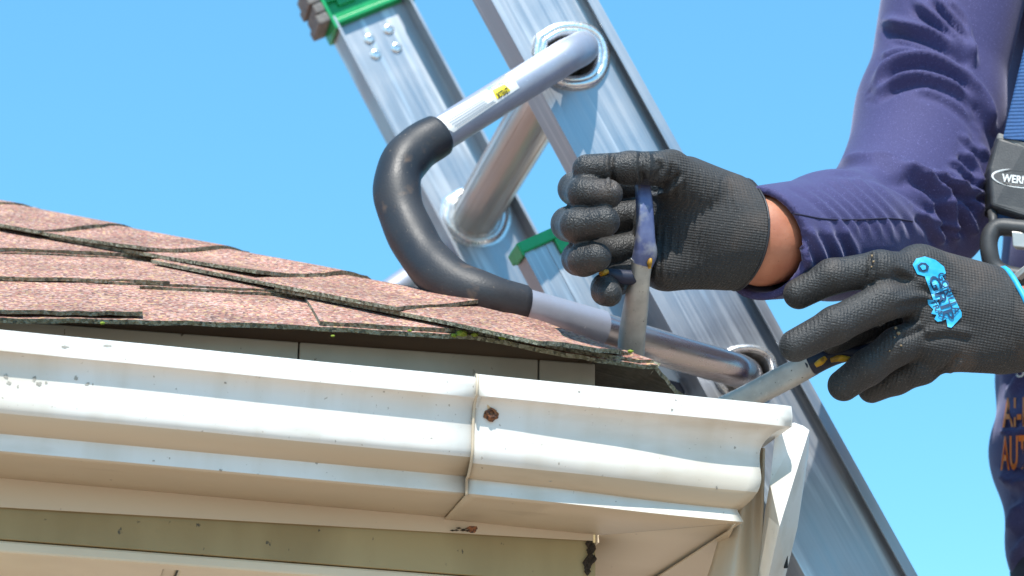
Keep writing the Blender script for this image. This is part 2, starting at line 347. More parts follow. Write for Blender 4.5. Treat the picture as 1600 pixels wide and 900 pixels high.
for i in range(8):
    for j in range(12):
        p = np.array((c0[0] + (i - 3.5) * .0068 + (j % 2) * .0034, .160 + j * .012, -.1238)); r = .0013
        vs = [p + (r * math.cos(t * math.pi / 4), r * 1.6 * math.sin(t * math.pi / 4), 0) for t in range(8)]
        mb.add(vs, [tuple(range(7, -1, -1))])
o = mb.build('vent_holes', [M['dark']], sof); o['kind'] = 'stuff'
for o in sof.children:
    me = o.data; co = np.empty(len(me.vertices) * 3, np.float32); me.vertices.foreach_get('co', co); co = co.reshape(-1, 3)
    if co[:, 1].min() < YF + .2: co[:, 2] += soff(co[:, 0])
    me.vertices.foreach_set('co', co.ravel()); me.update()
# ---- walls below
mb = MB(); mb.box((XL, YF + .40, -2.99), (-XL - YF - .40, 0, 0), (0, .15, 0), (0, 0, 2.862)); mb.build('wall', [M['wall']], house)
mb = MB(); mb.box((-YF - .55, YF + .5505, -2.99), (.15, 0, 0), (0, YB - .7, 0), (0, 0, 2.862)); mb.build('wall', [M['wall']], house)

# ---- roof
def droop(p):
    p = np.array(p, float); d = np.hypot(p[..., 0] + EAVE, p[..., 1] - EAVE)
    p[..., 2] += .040 * (np.maximum(p[..., 0], -1.0) + .27) - .020 * (1 - ease(d / .17)) + .0018 * np.sin(p[..., 0] * 13 + p[..., 1] * 7) * ease(d / .2)
    return p
def FPL(x, s, n): x, s, n = np.broadcast_arrays(x, s, n); return np.stack([x, EAVE + s * CP - n * SP, ZE + s * SP + n * CP], -1)
def RPL(y, s, n): y, s, n = np.broadcast_arrays(y, s, n); return np.stack([-(EAVE + s * CP - n * SP), y, ZE + s * SP + n * CP], -1)
def hipx(s): return EAVE + s * CP
SMAX = 1.9
NG = 24; dv = []; df = []
for pl_ in (FPL, RPL):
    b0 = len(dv)
    for j in range(NG + 1):
        sj = .046 + (SMAX - .046) * j / NG
        for i in range(NG + 1):
            u = i / NG; e0, e1 = (XL, -hipx(sj)) if pl_ is FPL else (YB, hipx(sj)); dv.append(pl_(e0 + (e1 - e0) * u, sj, -.0065))
    for j in range(NG):
        for i in range(NG):
            q = (b0 + j * (NG + 1) + i, b0 + j * (NG + 1) + i + 1, b0 + (j + 1) * (NG + 1) + i + 1, b0 + (j + 1) * (NG + 1) + i); df.append(q if pl_ is FPL else q[::-1])
roof = mesh_obj('roof', droop(np.array(dv)), df, M['wood'], house)
md = roof.modifiers.new('boards', 'SOLIDIFY'); md.thickness = .013; md.offset = -1
roof['label'] = 'red brown asphalt shingle hip roof'
def shingle(plane, a0, a1, s0, s1, nb, nt, th, name='shingle', slant=0.0):
    """one strip: a = coordinate along the eave (positive towards the hip end), s = up the slope"""
    k = max(3, int(abs(a1 - a0) / .012)); t = np.linspace(0, 1, k + 1)
    ss = [s0, s0 + .35 * (s1 - s0), s1]; rows = []
    for j, s in enumerate(ss):
        lim = -hipx(s) if plane is FPL else hipx(s)
        if plane is FPL: e0, e1 = min(a0, lim), min(a1, lim)
        else: e0, e1 = max(a0, lim), max(a1, lim)
        a = e0 + (e1 - e0) * t; sj = s + (rng.normal(0, .0009, k + 1) if j == 0 else 0)
        n = nb + (nt - nb) * (j / 2 if j != 1 else .35) + (rng.normal(0, .0003, k + 1) if j == 0 else 0)
        if j == 0: n = n + .0012 * math.sin(a0 * 40)
        rows.append(plane(a, sj, n))
        if j == 0: base = plane(a, sj + .0006, n - th - np.abs(rng.normal(0, .0003, k + 1)))
    und = plane(a, ss[2], nt - th)
    V = np.vstack(rows + [base, und]); K = k + 1; f = []; fm = []
    def quad(r0, r1, m):
        for i in range(k): f.append((r0 * K + i, r0 * K + i + 1, r1 * K + i + 1, r1 * K + i)); fm.append(m)
    quad(0, 1, 0); quad(1, 2, 0); quad(3, 0, 1); quad(4, 3, 2)
    for e in (0, k):
        q = (3 * K + e, 0 * K + e, 1 * K + e, 2 * K + e, 4 * K + e); f.append(q if e == 0 else q[::-1]); fm.append(1)
    if plane is RPL: f = [x[::-1] for x in f]
    return mesh_obj(name, droop(V), f, [M['shingle'], M['shingle_edge'], M['felt']], roof, False, fm)
EXPO = .136
jx = lambda px, s: at(px, 500, EAVE + s * CP)[0]
for i in range(12):
    s0 = i * EXPO; lim = -hipx(s0)
    # full width under layer in long strips
    x = lim; first = True
    while x > XL + .02:
        w = .35 + .45 * rng.random(); x0 = max(XL, x - w)
        shingle(FPL, x0 + .0008, x, s0, s0 + EXPO * 1.55, .0052 + .0004 * rng.random(), .0014, .0034); x = x0
    # laminated tabs on top
    if i == 0: tabs = [(jx(500, 0), lim + .002), (jx(-40, 0), jx(222, 0)), (XL, jx(-120, 0))]
    elif i == 1: tabs = [(jx(165, .13), lim), (jx(-300, .13), jx(262, .13))]
    else:
        tabs = []; x = lim
        while x > XL + .05:
            w = .10 + .2 * rng.random(); tabs.append((max(XL, x - w), x)); x -= w + .06 + .12 * rng.random()
    for (t0, t1) in tabs:
        shingle(FPL, t0, t1, s0 + .0025 + .002 * rng.random(), s0 + EXPO * 1.4, .0082 + .0006 * rng.random(), .0042, .0030)
    y = hipx(s0)
    while y < YB - .02:
        w = .4 + .5 * rng.random(); y1 = min(YB, y + w)
        shingle(RPL, y, y1 - .0008, s0, s0 + EXPO * 1.55, .0066, .0016, .0046); y = y1
# hip caps bent over the hip
HD = np.array((-1, 1, PITCH)); HD = HD / np.linalg.norm(HD)
e2F = np.array((0, CP, SP)); NF = np.array((0, -SP, CP)); NR = np.array((SP, 0, CP))
PDF = np.cross(HD, NF); PDF *= np.sign(-PDF[0]); PDR = np.cross(HD, NR); PDR *= np.sign(PDR[1])
HT = np.array((-EAVE, EAVE, ZE))
def cap(h0, L, W, k):
    nu = 37; u = np.linspace(-W, W, nu) ; vv = np.array([0, .12, .35, .7, 1.0]); top = []; bot = []
    curl = .001 + .004 * rng.random(); sk = rng.normal(0, .006)
    for j, t in enumerate(vv):
        edge = rng.normal(0, .0009, nu) if j == 0 else 0
        h = h0 + L * t + edge + sk * u / W * (1 - t)
        uu = u * (1 + .04 * math.sin(k * 2.1)) + rng.normal(0, .0005, nu)
        P = HT + np.outer(h, HD) + np.where(u[:, None] < 0, np.outer(-uu, PDF), np.outer(uu, PDR))
        w = .5 + .5 * np.tanh(u / .018); Nn = NF * (1 - w)[:, None] + NR * w[:, None]; Nn /= np.linalg.norm(Nn, axis=1)[:, None]
        n = .0098 + .0050 * (1 - t) + curl * (1 - t) ** 3 * (np.abs(u) / W) ** 3 + .0012 * np.sin(u * 50 + k) - .006 * np.exp(-(u / .016) ** 2)
        P = P + Nn * n[:, None]; th = .0030 + (np.abs(rng.normal(0, .0004, nu)) if j == 0 else 0)
        top.append(P); bot.append(P - Nn * np.broadcast_to(th, (nu,))[:, None])
    V = np.vstack(top + bot); n5 = len(vv); f = []; fm = []
    for j in range(n5 - 1):
        for i in range(nu - 1):
            f.append((j * nu + i, (j + 1) * nu + i, (j + 1) * nu + i + 1, j * nu + i + 1)[::-1]); fm.append(0)
            b = n5 * nu; f.append((b + j * nu + i, b + j * nu + i + 1, b + (j + 1) * nu + i + 1, b + (j + 1) * nu + i)[::-1]); fm.append(2)
    b = n5 * nu
    for i in range(nu - 1): f.append((i, i + 1, b + i + 1, b + i)[::-1]); fm.append(1)
    for e in (0, nu - 1):
        for j in range(n5 - 1):
            q = (j * nu + e, b + j * nu + e, b + (j + 1) * nu + e, (j + 1) * nu + e); f.append(q if e else q[::-1]); fm.append(1)
    o = mesh_obj('hip_shingle', droop(V), f, [M['shingle'], M['shingle_edge'], M['felt']], roof, False, fm)
for k in range(15):
    cap(.024 + k * .142, .27, .124, k)
# moss in the shingle edges
for (px, py, r) in ((722, 521, 5.5), (709, 524, 3.2), (742, 523, 3.5), (786, 527, 4.6), (800, 528, 2.6), (160, 505, 2.4), (985, 549, 3.0), (860, 534, 2.4), (640, 517, 2.2), (520, 525, 2.0)):
    p = at(px, py, EAVE - .001); R0 = r * .0005; bm = bmesh.new(); bmesh.ops.create_icosphere(bm, subdivisions=3, radius=1)
    vs = np.array([v.co[:] for v in bm.verts]); fs = [[v.index for v in f.verts] for f in bm.faces]; bm.free()
    vs = vs * (1 + rng.normal(0, .13, (len(vs), 1))) * np.array((R0 * 1.5, R0, R0 * .9)) + p
    o = mesh_obj('moss', vs, fs, M['moss'], roof, True); o['kind'] = 'stuff'
# ------------------------------------------------------------------ ladder
def alu(name, col, rough, rot, streak=(1, 1, 1), metal=.85):
    m = bpy.data.materials.new(name); m.use_nodes = True; nt = m.node_tree; N = nt.nodes; L = nt.links; b = N['Principled BSDF']
    b.inputs['Metallic'].default_value = metal; tc = N.new('ShaderNodeTexCoord')
    def nz(scale, st, det=4):
        r0 = N.new('ShaderNodeMapping'); r0.inputs['Rotation'].default_value = rot; L.new(tc.outputs['Object'], r0.inputs[0])
        mp = N.new('ShaderNodeMapping'); mp.inputs['Scale'].default_value = st; L.new(r0.outputs[0], mp.inputs[0])
        n = N.new('ShaderNodeTexNoise'); n.inputs['Scale'].default_value = scale; n.inputs['Detail'].default_value = det; L.new(mp.outputs[0], n.inputs['Vector']); return n.outputs[0]
    def mr(src, a, b_, c, d):
        x = N.new('ShaderNodeMapRange'); x.inputs[1].default_value = a; x.inputs[2].default_value = b_; x.inputs[3].default_value = c; x.inputs[4].default_value = d; L.new(src, x.inputs[0]); return x.outputs[0]
    s1 = nz(330, streak); s2 = nz(14, (1, 1, 1)); s3 = nz(90, tuple(k if k == 1 else k * 3 for k in streak), 6)
    mx = N.new('ShaderNodeMix'); mx.data_type = 'RGBA'; L.new(mr(s1, .35, .7, 0, 1), mx.inputs[0])
    mx.inputs[6].default_value = (*[c * .86 for c in col], 1); mx.inputs[7].default_value = (*col, 1)
    mx2 = N.new('ShaderNodeMix'); mx2.data_type = 'RGBA'; L.new(mr(s3, .56, .68, 0, .65), mx2.inputs[0]); L.new(mx.outputs[2], mx2.inputs[6]); mx2.inputs[7].default_value = (.80, .81, .82, 1)
    L.new(mx2.outputs[2], b.inputs['Base Color'])
    ad = N.new('ShaderNodeMath'); ad.operation = 'ADD'; L.new(mr(s1, .3, .7, rough - .06, rough + .08), ad.inputs[0]); L.new(mr(s2, .4, .7, 0, .14), ad.inputs[1]); L.new(ad.outputs[0], b.inputs['Roughness'])
    bp = N.new('ShaderNodeBump'); bp.inputs['Strength'].default_value = .25; bp.inputs['Distance'].default_value = .0004; L.new(s1, bp.inputs['Height']); L.new(bp.outputs[0], b.inputs['Normal'])
    return m
YN = 0.32                                                # outer face of the near rails
R1 = at(891, 88, YN); R2 = at(1164, 585, YN); LD = R2 - R1; RS = np.linalg.norm(LD); LD = LD / RS; LQ = np.array((-LD[2], 0, LD[0]))
YFAR = YN + .455
lean = math.atan2(LD[0], -LD[2])
M['alu'] = alu('brushed aluminium rail', (.43, .46, .50), .38, (0, lean, 0), (1, 1, .012))
M['alu_rung'] = alu('ribbed aluminium rung', (.62, .60, .57), .36, (0, 0, 0), (1, .015, 1))
M['alu_bright'] = alu('polished rung swage', (.86, .86, .86), .20, (0, 0, 0))
M['tube'] = mat('painted grey blue metal tube', (.44, .46, .535), .46, .55, col2=(.38, .40, .475), nscale=60, lo=.4, hi=.7, rough2=.55,
                stains=((420, .70, .74, (.75, .76, .80), (1, 1, 1)),), bump=.05, bscale=300)
M['foam'] = mat('black rubber foam', (.024, .025, .030), .44, col2=(.034, .034, .038), nscale=30, lo=.4, hi=.7, rough2=.56,
                stains=((55, .60, .74, (.11, .075, .055), (1, 1, 1)), (240, .70, .75, (.22, .18, .14), (1, 1, 1))), bump=.2, bscale=500)
M['green'] = mat('green plastic', (.010, .40, .13), .35, col2=(.008, .34, .11), nscale=60, bump=.05, bscale=300)
M['rubber'] = mat('grey rubber pad', (.17, .16, .15), .8, col2=(.24, .22, .20), nscale=120, bump=.4, bscale=500)
M['white_paper'] = mat('white sticker', (.80, .80, .78), .45)
M['yellow'] = mat('yellow sticker', (.85, .68, .02), .45)
M['ink'] = mat('black ink', (.02, .02, .02), .5)
M['grey_ink'] = mat('pale grey print', (.40, .42, .46), .5)
M['cyan_ink'] = mat('pale blue print', (.22, .55, .70), .5)

STOP, SBOT = -.272, 4.1
lad = empty('extension_ladder', tuple(R1 + LD * 3.6 + np.array((0, .25, 0))), 'aluminium extension ladder with green end caps leaning over the eave', 'ladder')
LAD = lambda s, q, y: R1 + LD * s + LQ * q + np.array((0, y - YN, 0))
HW = .0445; WT = .0028
def hole_curve(scale, n=48):
    P = np.array([(-.030, .013), (-.012, .026), (.012, .029), (.029, .020), (.032, -.002), (.022, -.022), (.0, -.029), (-.018, -.023), (-.031, -.008)]) * scale
    C = catmull(np.vstack([P, P[:1]]), 12)[:-1]; C = np.vstack([C, C[:1]]); L_ = np.r_[0, np.cumsum(np.linalg.norm(np.diff(C, axis=0), axis=1))]; t = np.linspace(0, L_[-1], n, endpoint=False); return np.stack([np.interp(t, L_, C[:, i]) for i in (0, 1)], 1)
def rail(name, q0, y0, sgn, s0, s1, holes, outer=.012, inner=.030):
    """sgn +1: the inside of the ladder lies towards +y. Web plus two flanges, real holes where the rungs pass."""
    mb = MB(); ya, yb = y0, y0 + sgn * WT
    def web(sa, sb):
        V = [LAD(s_, q0 + q_, y_) for y_ in (ya, yb) for s_ in (sa, sb) for q_ in (-HW, HW)]
        mb.add(V, [(0, 1, 3, 2), (4, 6, 7, 5)] if sgn > 0 else [(0, 2, 3, 1), (4, 5, 7, 6)])
    cuts = sorted(holes); cur = s0; HS = .045
    for h in cuts:
        if h - HS < s0 or h + HS > s1: continue
        web(cur, h - HS); cur = h + HS
        hc = hole_curve(.80, 96); loc_ = np.array([(np.array((cx, 0, cz)) @ LD, np.array((cx, 0, cz)) @ LQ) for cx, cz in hc])
        ang = np.arctan2(loc_[:, 1], loc_[:, 0]); rad = np.hypot(loc_[:, 0], loc_[:, 1]); o_ = np.argsort(ang)
        ca = math.atan2(HW, HS); angs = np.sort(np.r_[np.linspace(-math.pi, math.pi, 44, endpoint=False), ca, -ca, math.pi - ca, ca - math.pi]); n = len(angs)
        rr = np.interp(angs, np.r_[ang[o_][-1] - 2 * math.pi, ang[o_], ang[o_][0] + 2 * math.pi], np.r_[rad[o_][-1], rad[o_], rad[o_][0]])
        ring_i, ring_o = [], []
        for t_, r_ in zip(angs, rr):
            c_, s_ = math.cos(t_), math.sin(t_); k = min(HS / max(abs(c_), 1e-6), HW / max(abs(s_), 1e-6))
            ring_i.append((h + c_ * r_, s_ * r_)); ring_o.append((h + c_ * k, s_ * k))
        V = [LAD(s, q0 + q, y) for y in (ya, yb) for r in (ring_i, ring_o) for (s, q) in r]; f = []
        for i in range(n):
            j = (i + 1) % n
            f += [(i, j, n + j, n + i), (2 * n + i, 3 * n + i, 3 * n + j, 2 * n + j), (i, 2 * n + i, 2 * n + j, j)]
        mb.add(V, f)
    web(cur, s1)
    fo, fi = (-sgn * outer, sgn * inner)
    for sd in (-1, 1):
        q = q0 + sd * HW; mb.box(LAD(s0, q, y0 + fo), LD * (s1 - s0), LQ * sd * .003, (0, fi - fo, 0))
        mb.box(LAD(s0, q - sd * .0065, y0 + fo), LD * (s1 - s0), LQ * sd * .0065, (0, sgn * .0022, 0))          # rolled lip of the flange
    for qq in (-.024, .020): mb.box(LAD(s0, q0 + qq, ya), LD * (s1 - s0), LQ * .0016, (0, -sgn * .0007, 0)) if not holes else None
    o = mb.build(name, [M['alu']], lad); return o
rungs = [i * RS for i in range(0, 12)]
fly_far_extra = [-RS] if False else []
r = rail('rail', 0, YN, 1, STOP, SBOT - .6, rungs); r['label'] = 'near rail of the upper section'
r = rail('rail', 0, YFAR, -1, STOP, SBOT - .6, []); r['label'] = 'far rail of the upper section'
# base section, wall side of the fly section
pb = at(838, 350, YN + .036); SB = float((pb - R1) @ LD) + .02
QB = -2 * HW + .016; YBO = .036
rail('rail', QB, YN + YBO, 1, SB, SBOT, [], .002, .028); rail('rail', QB, YFAR - YBO, -1, SB, SBOT, [], .002, .028)
# rungs: D section tubes between the webs
def rung(s, q, ya, yb, name='rung'):
    hc = hole_curve(.80, 40); c = LAD(s, q, 0)
    path = [np.array((c[0], y, c[2])) for y in np.linspace(ya, yb, 5)]
    V, F = [], []
    for p in path:
        for (cx, cz) in hc: V.append(p + (cx, 0, cz))
    n = 40
    for (cx, cz) in hole_curve(.74, 40): V.append(path[-1] + (cx, 0, cz))
    for (cx, cz) in hole_curve(.74, 40): V.append(path[0] + (cx, 0, cz))
    for i in range(4):
        for k in range(n): F.append((i * n + k, i * n + (k + 1) % n, (i + 1) * n + (k + 1) % n, (i + 1) * n + k))
    for k in range(n):
        F.append((5 * n + k, 6 * n + k, 6 * n + (k + 1) % n, 5 * n + (k + 1) % n)); k2 = (k + 1) % n
        F.append((k, 6 * n + k, 6 * n + k2, k2)); F.append((4 * n + k, 4 * n + k2, 5 * n + k2, 5 * n + k))
    o = mesh_obj(name, V, F, M['alu_rung'], lad, 30)
    # fine tread ribs
    mb = MB()
    for k in range(0, 40, 3):
        a = np.array((hc[k][0], 0, hc[k][1])); t = np.array((hc[(k + 1) % 40][0], 0, hc[(k + 1) % 40][1])) - a; t /= np.linalg.norm(t); nn = np.array((-t[2], 0, t[0]));
        if nn @ a < 0: nn = -nn
        mb.box(path[0] + a, t * .0011, nn * .0006, (0, yb - ya, 0))
    mb.build('tread_rib', [M['alu_rung']], o)
    return o
def swage(s, q, y, scale, r, name='rung_collar'):
    hc = hole_curve(scale, 48); c = LAD(s, q, 0); P = [np.array((c[0] + a, y, c[2] + b)) for a, b in hc]; P.append(P[0]); P.append(P[1])
    V, F = tube(np.array(P), r, 12, False, up=(0, 1, 0)); return mesh_obj(name, V, F, M['alu_bright'], lad, True)
for i, s in enumerate(rungs[:10]):
    rung(s, 0, YN + .0005, YFAR - WT - .0002)
    swage(s, 0, YN - .001, 1.02 if i == 0 else .88, .0052 if i == 0 else .0026); swage(s, 0, YN - .001, .86, .0046 if i == 0 else .0030); swage(s, 0, YFAR - WT - .0005, 1.0, .0060); swage(s, 0, YFAR - WT - .001, .86, .0044)
s = SB + .16
while s < SBOT - .2:
    rung(s, QB, YN + YBO + WT + .0003, YFAR - YBO - WT - .0003); s += RS
# white oval halo of worn metal round the far collar is part of the collar plate
for i in (0,):
    hc = hole_curve(1.28, 40); c = LAD(rungs[i], 0, 0); hi = hole_curve(.82, 40)
    V = [np.array((c[0] + a, YFAR - WT - .0012, c[2] + b)) for a, b in hc] + [np.array((c[0] + a, YFAR - WT - .0012, c[2] + b)) for a, b in hi]
    mesh_obj('collar_plate', V, [(k, (k + 1) % 40, 40 + (k + 1) % 40, 40 + k) for k in range(40)], M['alu_bright'], lad)
# green end caps with grey ribbed rubber on the wall side
def endcap(q0, y0, sgn, s0, pad=True):
    mb = MB(); ya = y0 - sgn * .016; yb = y0 + sgn * .034
    mb.box(LAD(s0 - .050, q0 - HW - .006, ya), LD * .064, LQ * (2 * HW + .012), (0, sgn * .0022, 0))
    for sd in (-1, 1): mb.box(LAD(s0 - .050, q0 + sd * (HW + .0035), ya), LD * .066, LQ * sd * .004, (0, yb - ya, 0))
    mb.box(LAD(s0 - .050, q0 - HW - .006, ya), LD * -.006, LQ * (2 * HW + .012), (0, yb - ya, 0))
    for k in (.010, -.020): mb.box(LAD(s0 + k, q0 - HW - .005, ya - sgn * .004), LD * .005, LQ * (2 * HW + .010), (0, sgn * .0042, 0))
    mb.box(LAD(s0 - .014, q0 - HW * .2, ya - sgn * .003), LD * .012, LQ * .03, (0, sgn * .0032, 0))
    mb.box(LAD(s0 - .040, q0 + HW * .35, ya - sgn * .003), LD * .012, LQ * .018, (0, sgn * .0032, 0))
    # inner face too (seen on the far rail)
    yi = y0 + sgn * (WT + .001)
    mb.box(LAD(s0 - .050, q0 - HW + .001, yi), LD * .056, LQ * (2 * HW - .002), (0, sgn * .0025, 0))
    for k in (-.002, -.030): mb.box(LAD(s0 + k, q0 - HW + .001, yi + sgn * .0025), LD * .006, LQ * (2 * HW - .002), (0, sgn * .006, 0))
    for k in (-.028, .01): mb.box(LAD(s0 - .030, q0 + k, yi + sgn * .0025), LD * .014, LQ * .022, (0, sgn * .0045, 0))
    o = mb.build('end_cap', [M['green']], lad); bevel(o, .0012, 2)
    if pad:
        mb = MB()
        for k in range(4):
            mb.box(LAD(s0 - .046 + k * .013, q0 - HW - .0075, ya), LD * .0115, LQ * -(.012 + .003 * (k % 2)), (0, yb - ya, 0))
        mb.box(LAD(s0 - .047, q0 - HW - .0075, ya + sgn * .002), LD * .052, LQ * -.008, (0, (yb - ya) - sgn * .004, 0))
        bevel(mb.build('rubber_pad', [M['rubber']], o), .002, 2)
    return o
endcap(0, YN, 1, STOP); endcap(0, YFAR, -1, STOP)
for y0, sg in ((YN + YBO, 1), (YFAR - YBO, -1)):
    mb = MB(); mb.box(LAD(SB - .010, QB - HW - .006, y0 - sg * .006), LD * .011, LQ * (2 * HW + .008), (0, sg * .040, 0))
    mb.box(LAD(SB - .010, QB - HW * .35, y0 - sg * .0045), LD * .026, LQ * HW * 1.25, (0, sg * .0042, 0))
    mb.box(LAD(SB - .010, QB - HW - .0065, y0 - sg * .007), LD * .014, LQ * .0030, (0, sg * .030, 0))
    bevel(mb.build('end_cap', [M['green']], lad), .0015, 2)
# rivets below the far cap
for k, (ds, dq) in enumerate(((.032, -.012), (.030, .014), (.052, -.014), (.054, .012))):
    for (yy, sg) in ((YFAR - WT, -1), (YN, -1)):
        p = LAD(STOP + ds, dq, yy); n = np.array((0, -1., 0)); V = []; kk = 16
        for rr, hh in ((.0065, 0), (.0064, .0012), (.0048, .0024), (.0030, .0024), (.0026, .0008)):
            for i in range(kk): a = 2 * math.pi * i / kk; V.append(p + (LD * math.cos(a) + LQ * math.sin(a)) * rr + n * hh)
        F = [(j * kk + i, j * kk + (i + 1) % kk, (j + 1) * kk + (i + 1) % kk, (j + 1) * kk + i) for j in range(4) for i in range(kk)] + [tuple(4 * kk + i for i in range(kk))]
        mesh_obj('rivet', V, F, M['alu_bright'], lad, 40)
# white data label with a dark block on the base rail
def sticker(pxs, Y, m, parent, name, off=.0):
    V = [at(x, y, Y) for x, y in pxs]; V2 = [v + (0, .0006, 0) for v in V]; n = len(V)
    F = [tuple(range(n)), tuple(range(2 * n - 1, n - 1, -1))] + [(i, n + i, n + (i + 1) % n, (i + 1) % n) for i in range(n)]
    return mesh_obj(name, V + V2, F, m, parent)
lb = sticker([(1022, 560), (1140, 590), (1160, 640), (1042, 640)], YN + YBO - .0025, M['white_paper'], lad, 'data_label')
sticker([(1000, 582), (1070, 600), (1070, 625), (1000, 625)], YN + YBO - .0035, mat('dark print', (.06, .06, .075), .5), lb, 'printed_block')

# ------------------------------------------------------------------ stand-off bars
def standoff(path_px, mirror, label, full):
    def P(lst): 
        a = np.array([at(*p) for p in lst])
        if mirror: a[:, 1] = (YN + YFAR) - a[:, 1]
        return a
    t_up = P([(914, 72, .352), (909, 75, .318), (903, 79, .290), (885, 88, .272), (850, 110, .268), (780, 153, .262), (690, 209, .256), (660, 228, .254)])
    fo = P([(688, 210, .256), (652, 232, .252), (626, 264, .246), (621, 308, .240), (640, 362, .229), (670, 410, .212), (710, 444, .194), (762, 466, .186), (820, 482, .190)])
    t_lo = P([(770, 469, .186), (820, 482, .190), (938, 515, .214)])
    t_in = P([(930, 513, .212), (1040, 546, .232), (1130, 572, .254), (1152, 579, .272), (1163, 584, .300), (1166, 586, .345)])
    root = empty('ladder_stabilizer', tuple(t_in[-1]), label, 'ladder stabilizer', 'ladder stabilizer arms')
    def part(name, pts, r, m, n=10, cap=True):
        c = catmull(pts, n); V, F = tube(c, r, 40, cap); return mesh_obj(name, V, F, m, root, 40), c
    up, c1 = part('upper_arm', t_up, .0158, M['tube'])
    part('lower_arm', t_lo, .0166, M['tube']); part('inner_tube', t_in, .0152, M['tube_red'])
    c = catmull(fo, 12); s = np.linspace(0, 1, len(c)); rr = .0188 + .0016 * ease(np.minimum(s, 1 - s) * 8); rr[0] -= .0015; rr[-1] -= .0015
    rr = rr + .0004 * np.sin(s * 40); V, F = tube(c, rr, 40); g = mesh_obj('foam_grip', V, F, M['foam'], root, 50)
    return root, up, c1
M['tube_red'] = mat('bare aluminium tube', (.50, .45, .46), .22, .9, col2=(.44, .42, .40), nscale=80, nstretch=(.1, 1, 1), lo=.4, hi=.7, rough2=.4)
st, st_up, st_c = standoff(None, False, 'bent stabilizer bar with black foam grip and white sticker resting on shingles', True)
st2, _, _ = standoff(None, True, 'far stabilizer bar mostly hidden behind the roof edge', False)
# ------------------------------------------------------------------ signed distance modelling for bodies, gloves and cloth
def smin(a, b, k):
    h = np.clip(.5 + .5 * (b - a) / k, 0, 1); return b + (a - b) * h - k * h * (1 - h)
def capsule(P, a, b, ra, rb, flat=None):
    a = np.asarray(a, np.float32); b = np.asarray(b, np.float32); ba = b - a; pa = P - a
    t = np.clip((pa @ ba) / float(ba @ ba), 0, 1); d = pa - t[:, None] * ba
    if flat is not None:                       # (axis, factor): squash the section along an axis
        ax, fa = flat; ax = np.asarray(ax, np.float32); c = d @ ax; d = d + np.outer(c * (fa - 1), ax)
    return np.sqrt((d * d).sum(1)) - (ra + (rb - ra) * t)
def chain(P, pts, rad, k=.004):
    d = None
    for i in range(len(pts) - 1):
        c = capsule(P, pts[i], pts[i + 1], rad[i], rad[i + 1]); d = c if d is None else smin(d, c, k)
    return d
def surface_nets(fn, lo, hi, vox):
    lo = np.asarray(lo, float); n = np.ceil((np.asarray(hi) - lo) / vox).astype(int) + 1
    ax = [(lo[i] + vox * np.arange(n[i])).astype(np.float32) for i in range(3)]
    D = np.empty(tuple(n), np.float32)
    yz = np.stack(np.meshgrid(ax[1], ax[2], indexing='ij'), -1).reshape(-1, 2); step = max(1, int(400000 / len(yz)))
    for i in range(0, n[0], step):
        xs = ax[0][i:i + step]; P = np.concatenate([np.repeat(xs, len(yz))[:, None], np.tile(yz, (len(xs), 1))], 1)
        D[i:i + len(xs)] = fn(P).reshape(len(xs), n[1], n[2])
    S = D < 0; cnt = np.zeros(tuple(n - 1), np.int8)
    for dx in (0, 1):
        for dy in (0, 1):
            for dz in (0, 1): cnt += S[dx:n[0] - 1 + dx, dy:n[1] - 1 + dy, dz:n[2] - 1 + dz]
    act = np.argwhere((cnt > 0) & (cnt < 8)); idm = -np.ones(tuple(n - 1), np.int64); idm[tuple(act.T)] = np.arange(len(act))
    acc = np.zeros((len(act), 3)); num = np.zeros(len(act))
    cor = [(0, 0, 0), (1, 0, 0), (0, 1, 0), (1, 1, 0), (0, 0, 1), (1, 0, 1), (0, 1, 1), (1, 1, 1)]
    for a in range(8):
        for b in range(a + 1, 8):
            if sum(abs(x - y) for x, y in zip(cor[a], cor[b])) != 1: continue
            da = D[tuple((act + cor[a]).T)]; db = D[tuple((act + cor[b]).T)]; m = (da < 0) != (db < 0)
            t = np.where(m, da / np.where(m, da - db, 1), 0)
            acc[m] += (np.array(cor[a]) + t[:, None] * (np.array(cor[b]) - np.array(cor[a])))[m]; num[m] += 1
    V = lo + vox * (act + acc / num[:, None]); F = []
    for d in range(3):
        e = [0, 0, 0]; e[d] = 1; o1, o2 = [i for i in range(3) if i != d]
        sl0 = [slice(None)] * 3; sl1 = [slice(None)] * 3; sl0[d] = slice(0, n[d] - 1); sl1[d] = slice(1, n[d])
        A = S[tuple(sl0)]; B = S[tuple(sl1)]; q = np.argwhere(A != B); ok = (q[:, o1] > 0) & (q[:, o2] > 0) & (q[:, o1] < n[o1] - 1) & (q[:, o2] < n[o2] - 1); q = q[ok]
        def cell(d1, d2):
            c = q.copy(); c[:, o1] -= d1; c[:, o2] -= d2; return idm[tuple(c.T)]
        quad = np.stack([cell(1, 1), cell(0, 1), cell(0, 0), cell(1, 0)], 1); flip = A[tuple(q.T)]
        if d == 1: flip = ~flip
        quad[~flip] = quad[~flip][:, ::-1]; F.append(quad)
    F = np.vstack(F); F = F[(F >= 0).all(1)]
    for _ in range(2):                          # pull the vertices onto the surface
        Vf = V.astype(np.float32); h = vox * .25; d0 = fn(Vf); g = np.stack([(fn(Vf + np.eye(3, dtype=np.float32)[i] * h) - d0) / h for i in range(3)], 1)
        V = V - (g / np.maximum((g * g).sum(1), .3)[:, None]) * d0[:, None] * .9
    return V, F
def vnormals(V, F):
    n = np.cross(V[F[:, 2]] - V[F[:, 0]], V[F[:, 3]] - V[F[:, 1]]); N = np.zeros_like(V)
    for i in range(4): np.add.at(N, F[:, i], n)
    return N / np.maximum(np.linalg.norm(N, axis=1), 1e-12)[:, None]
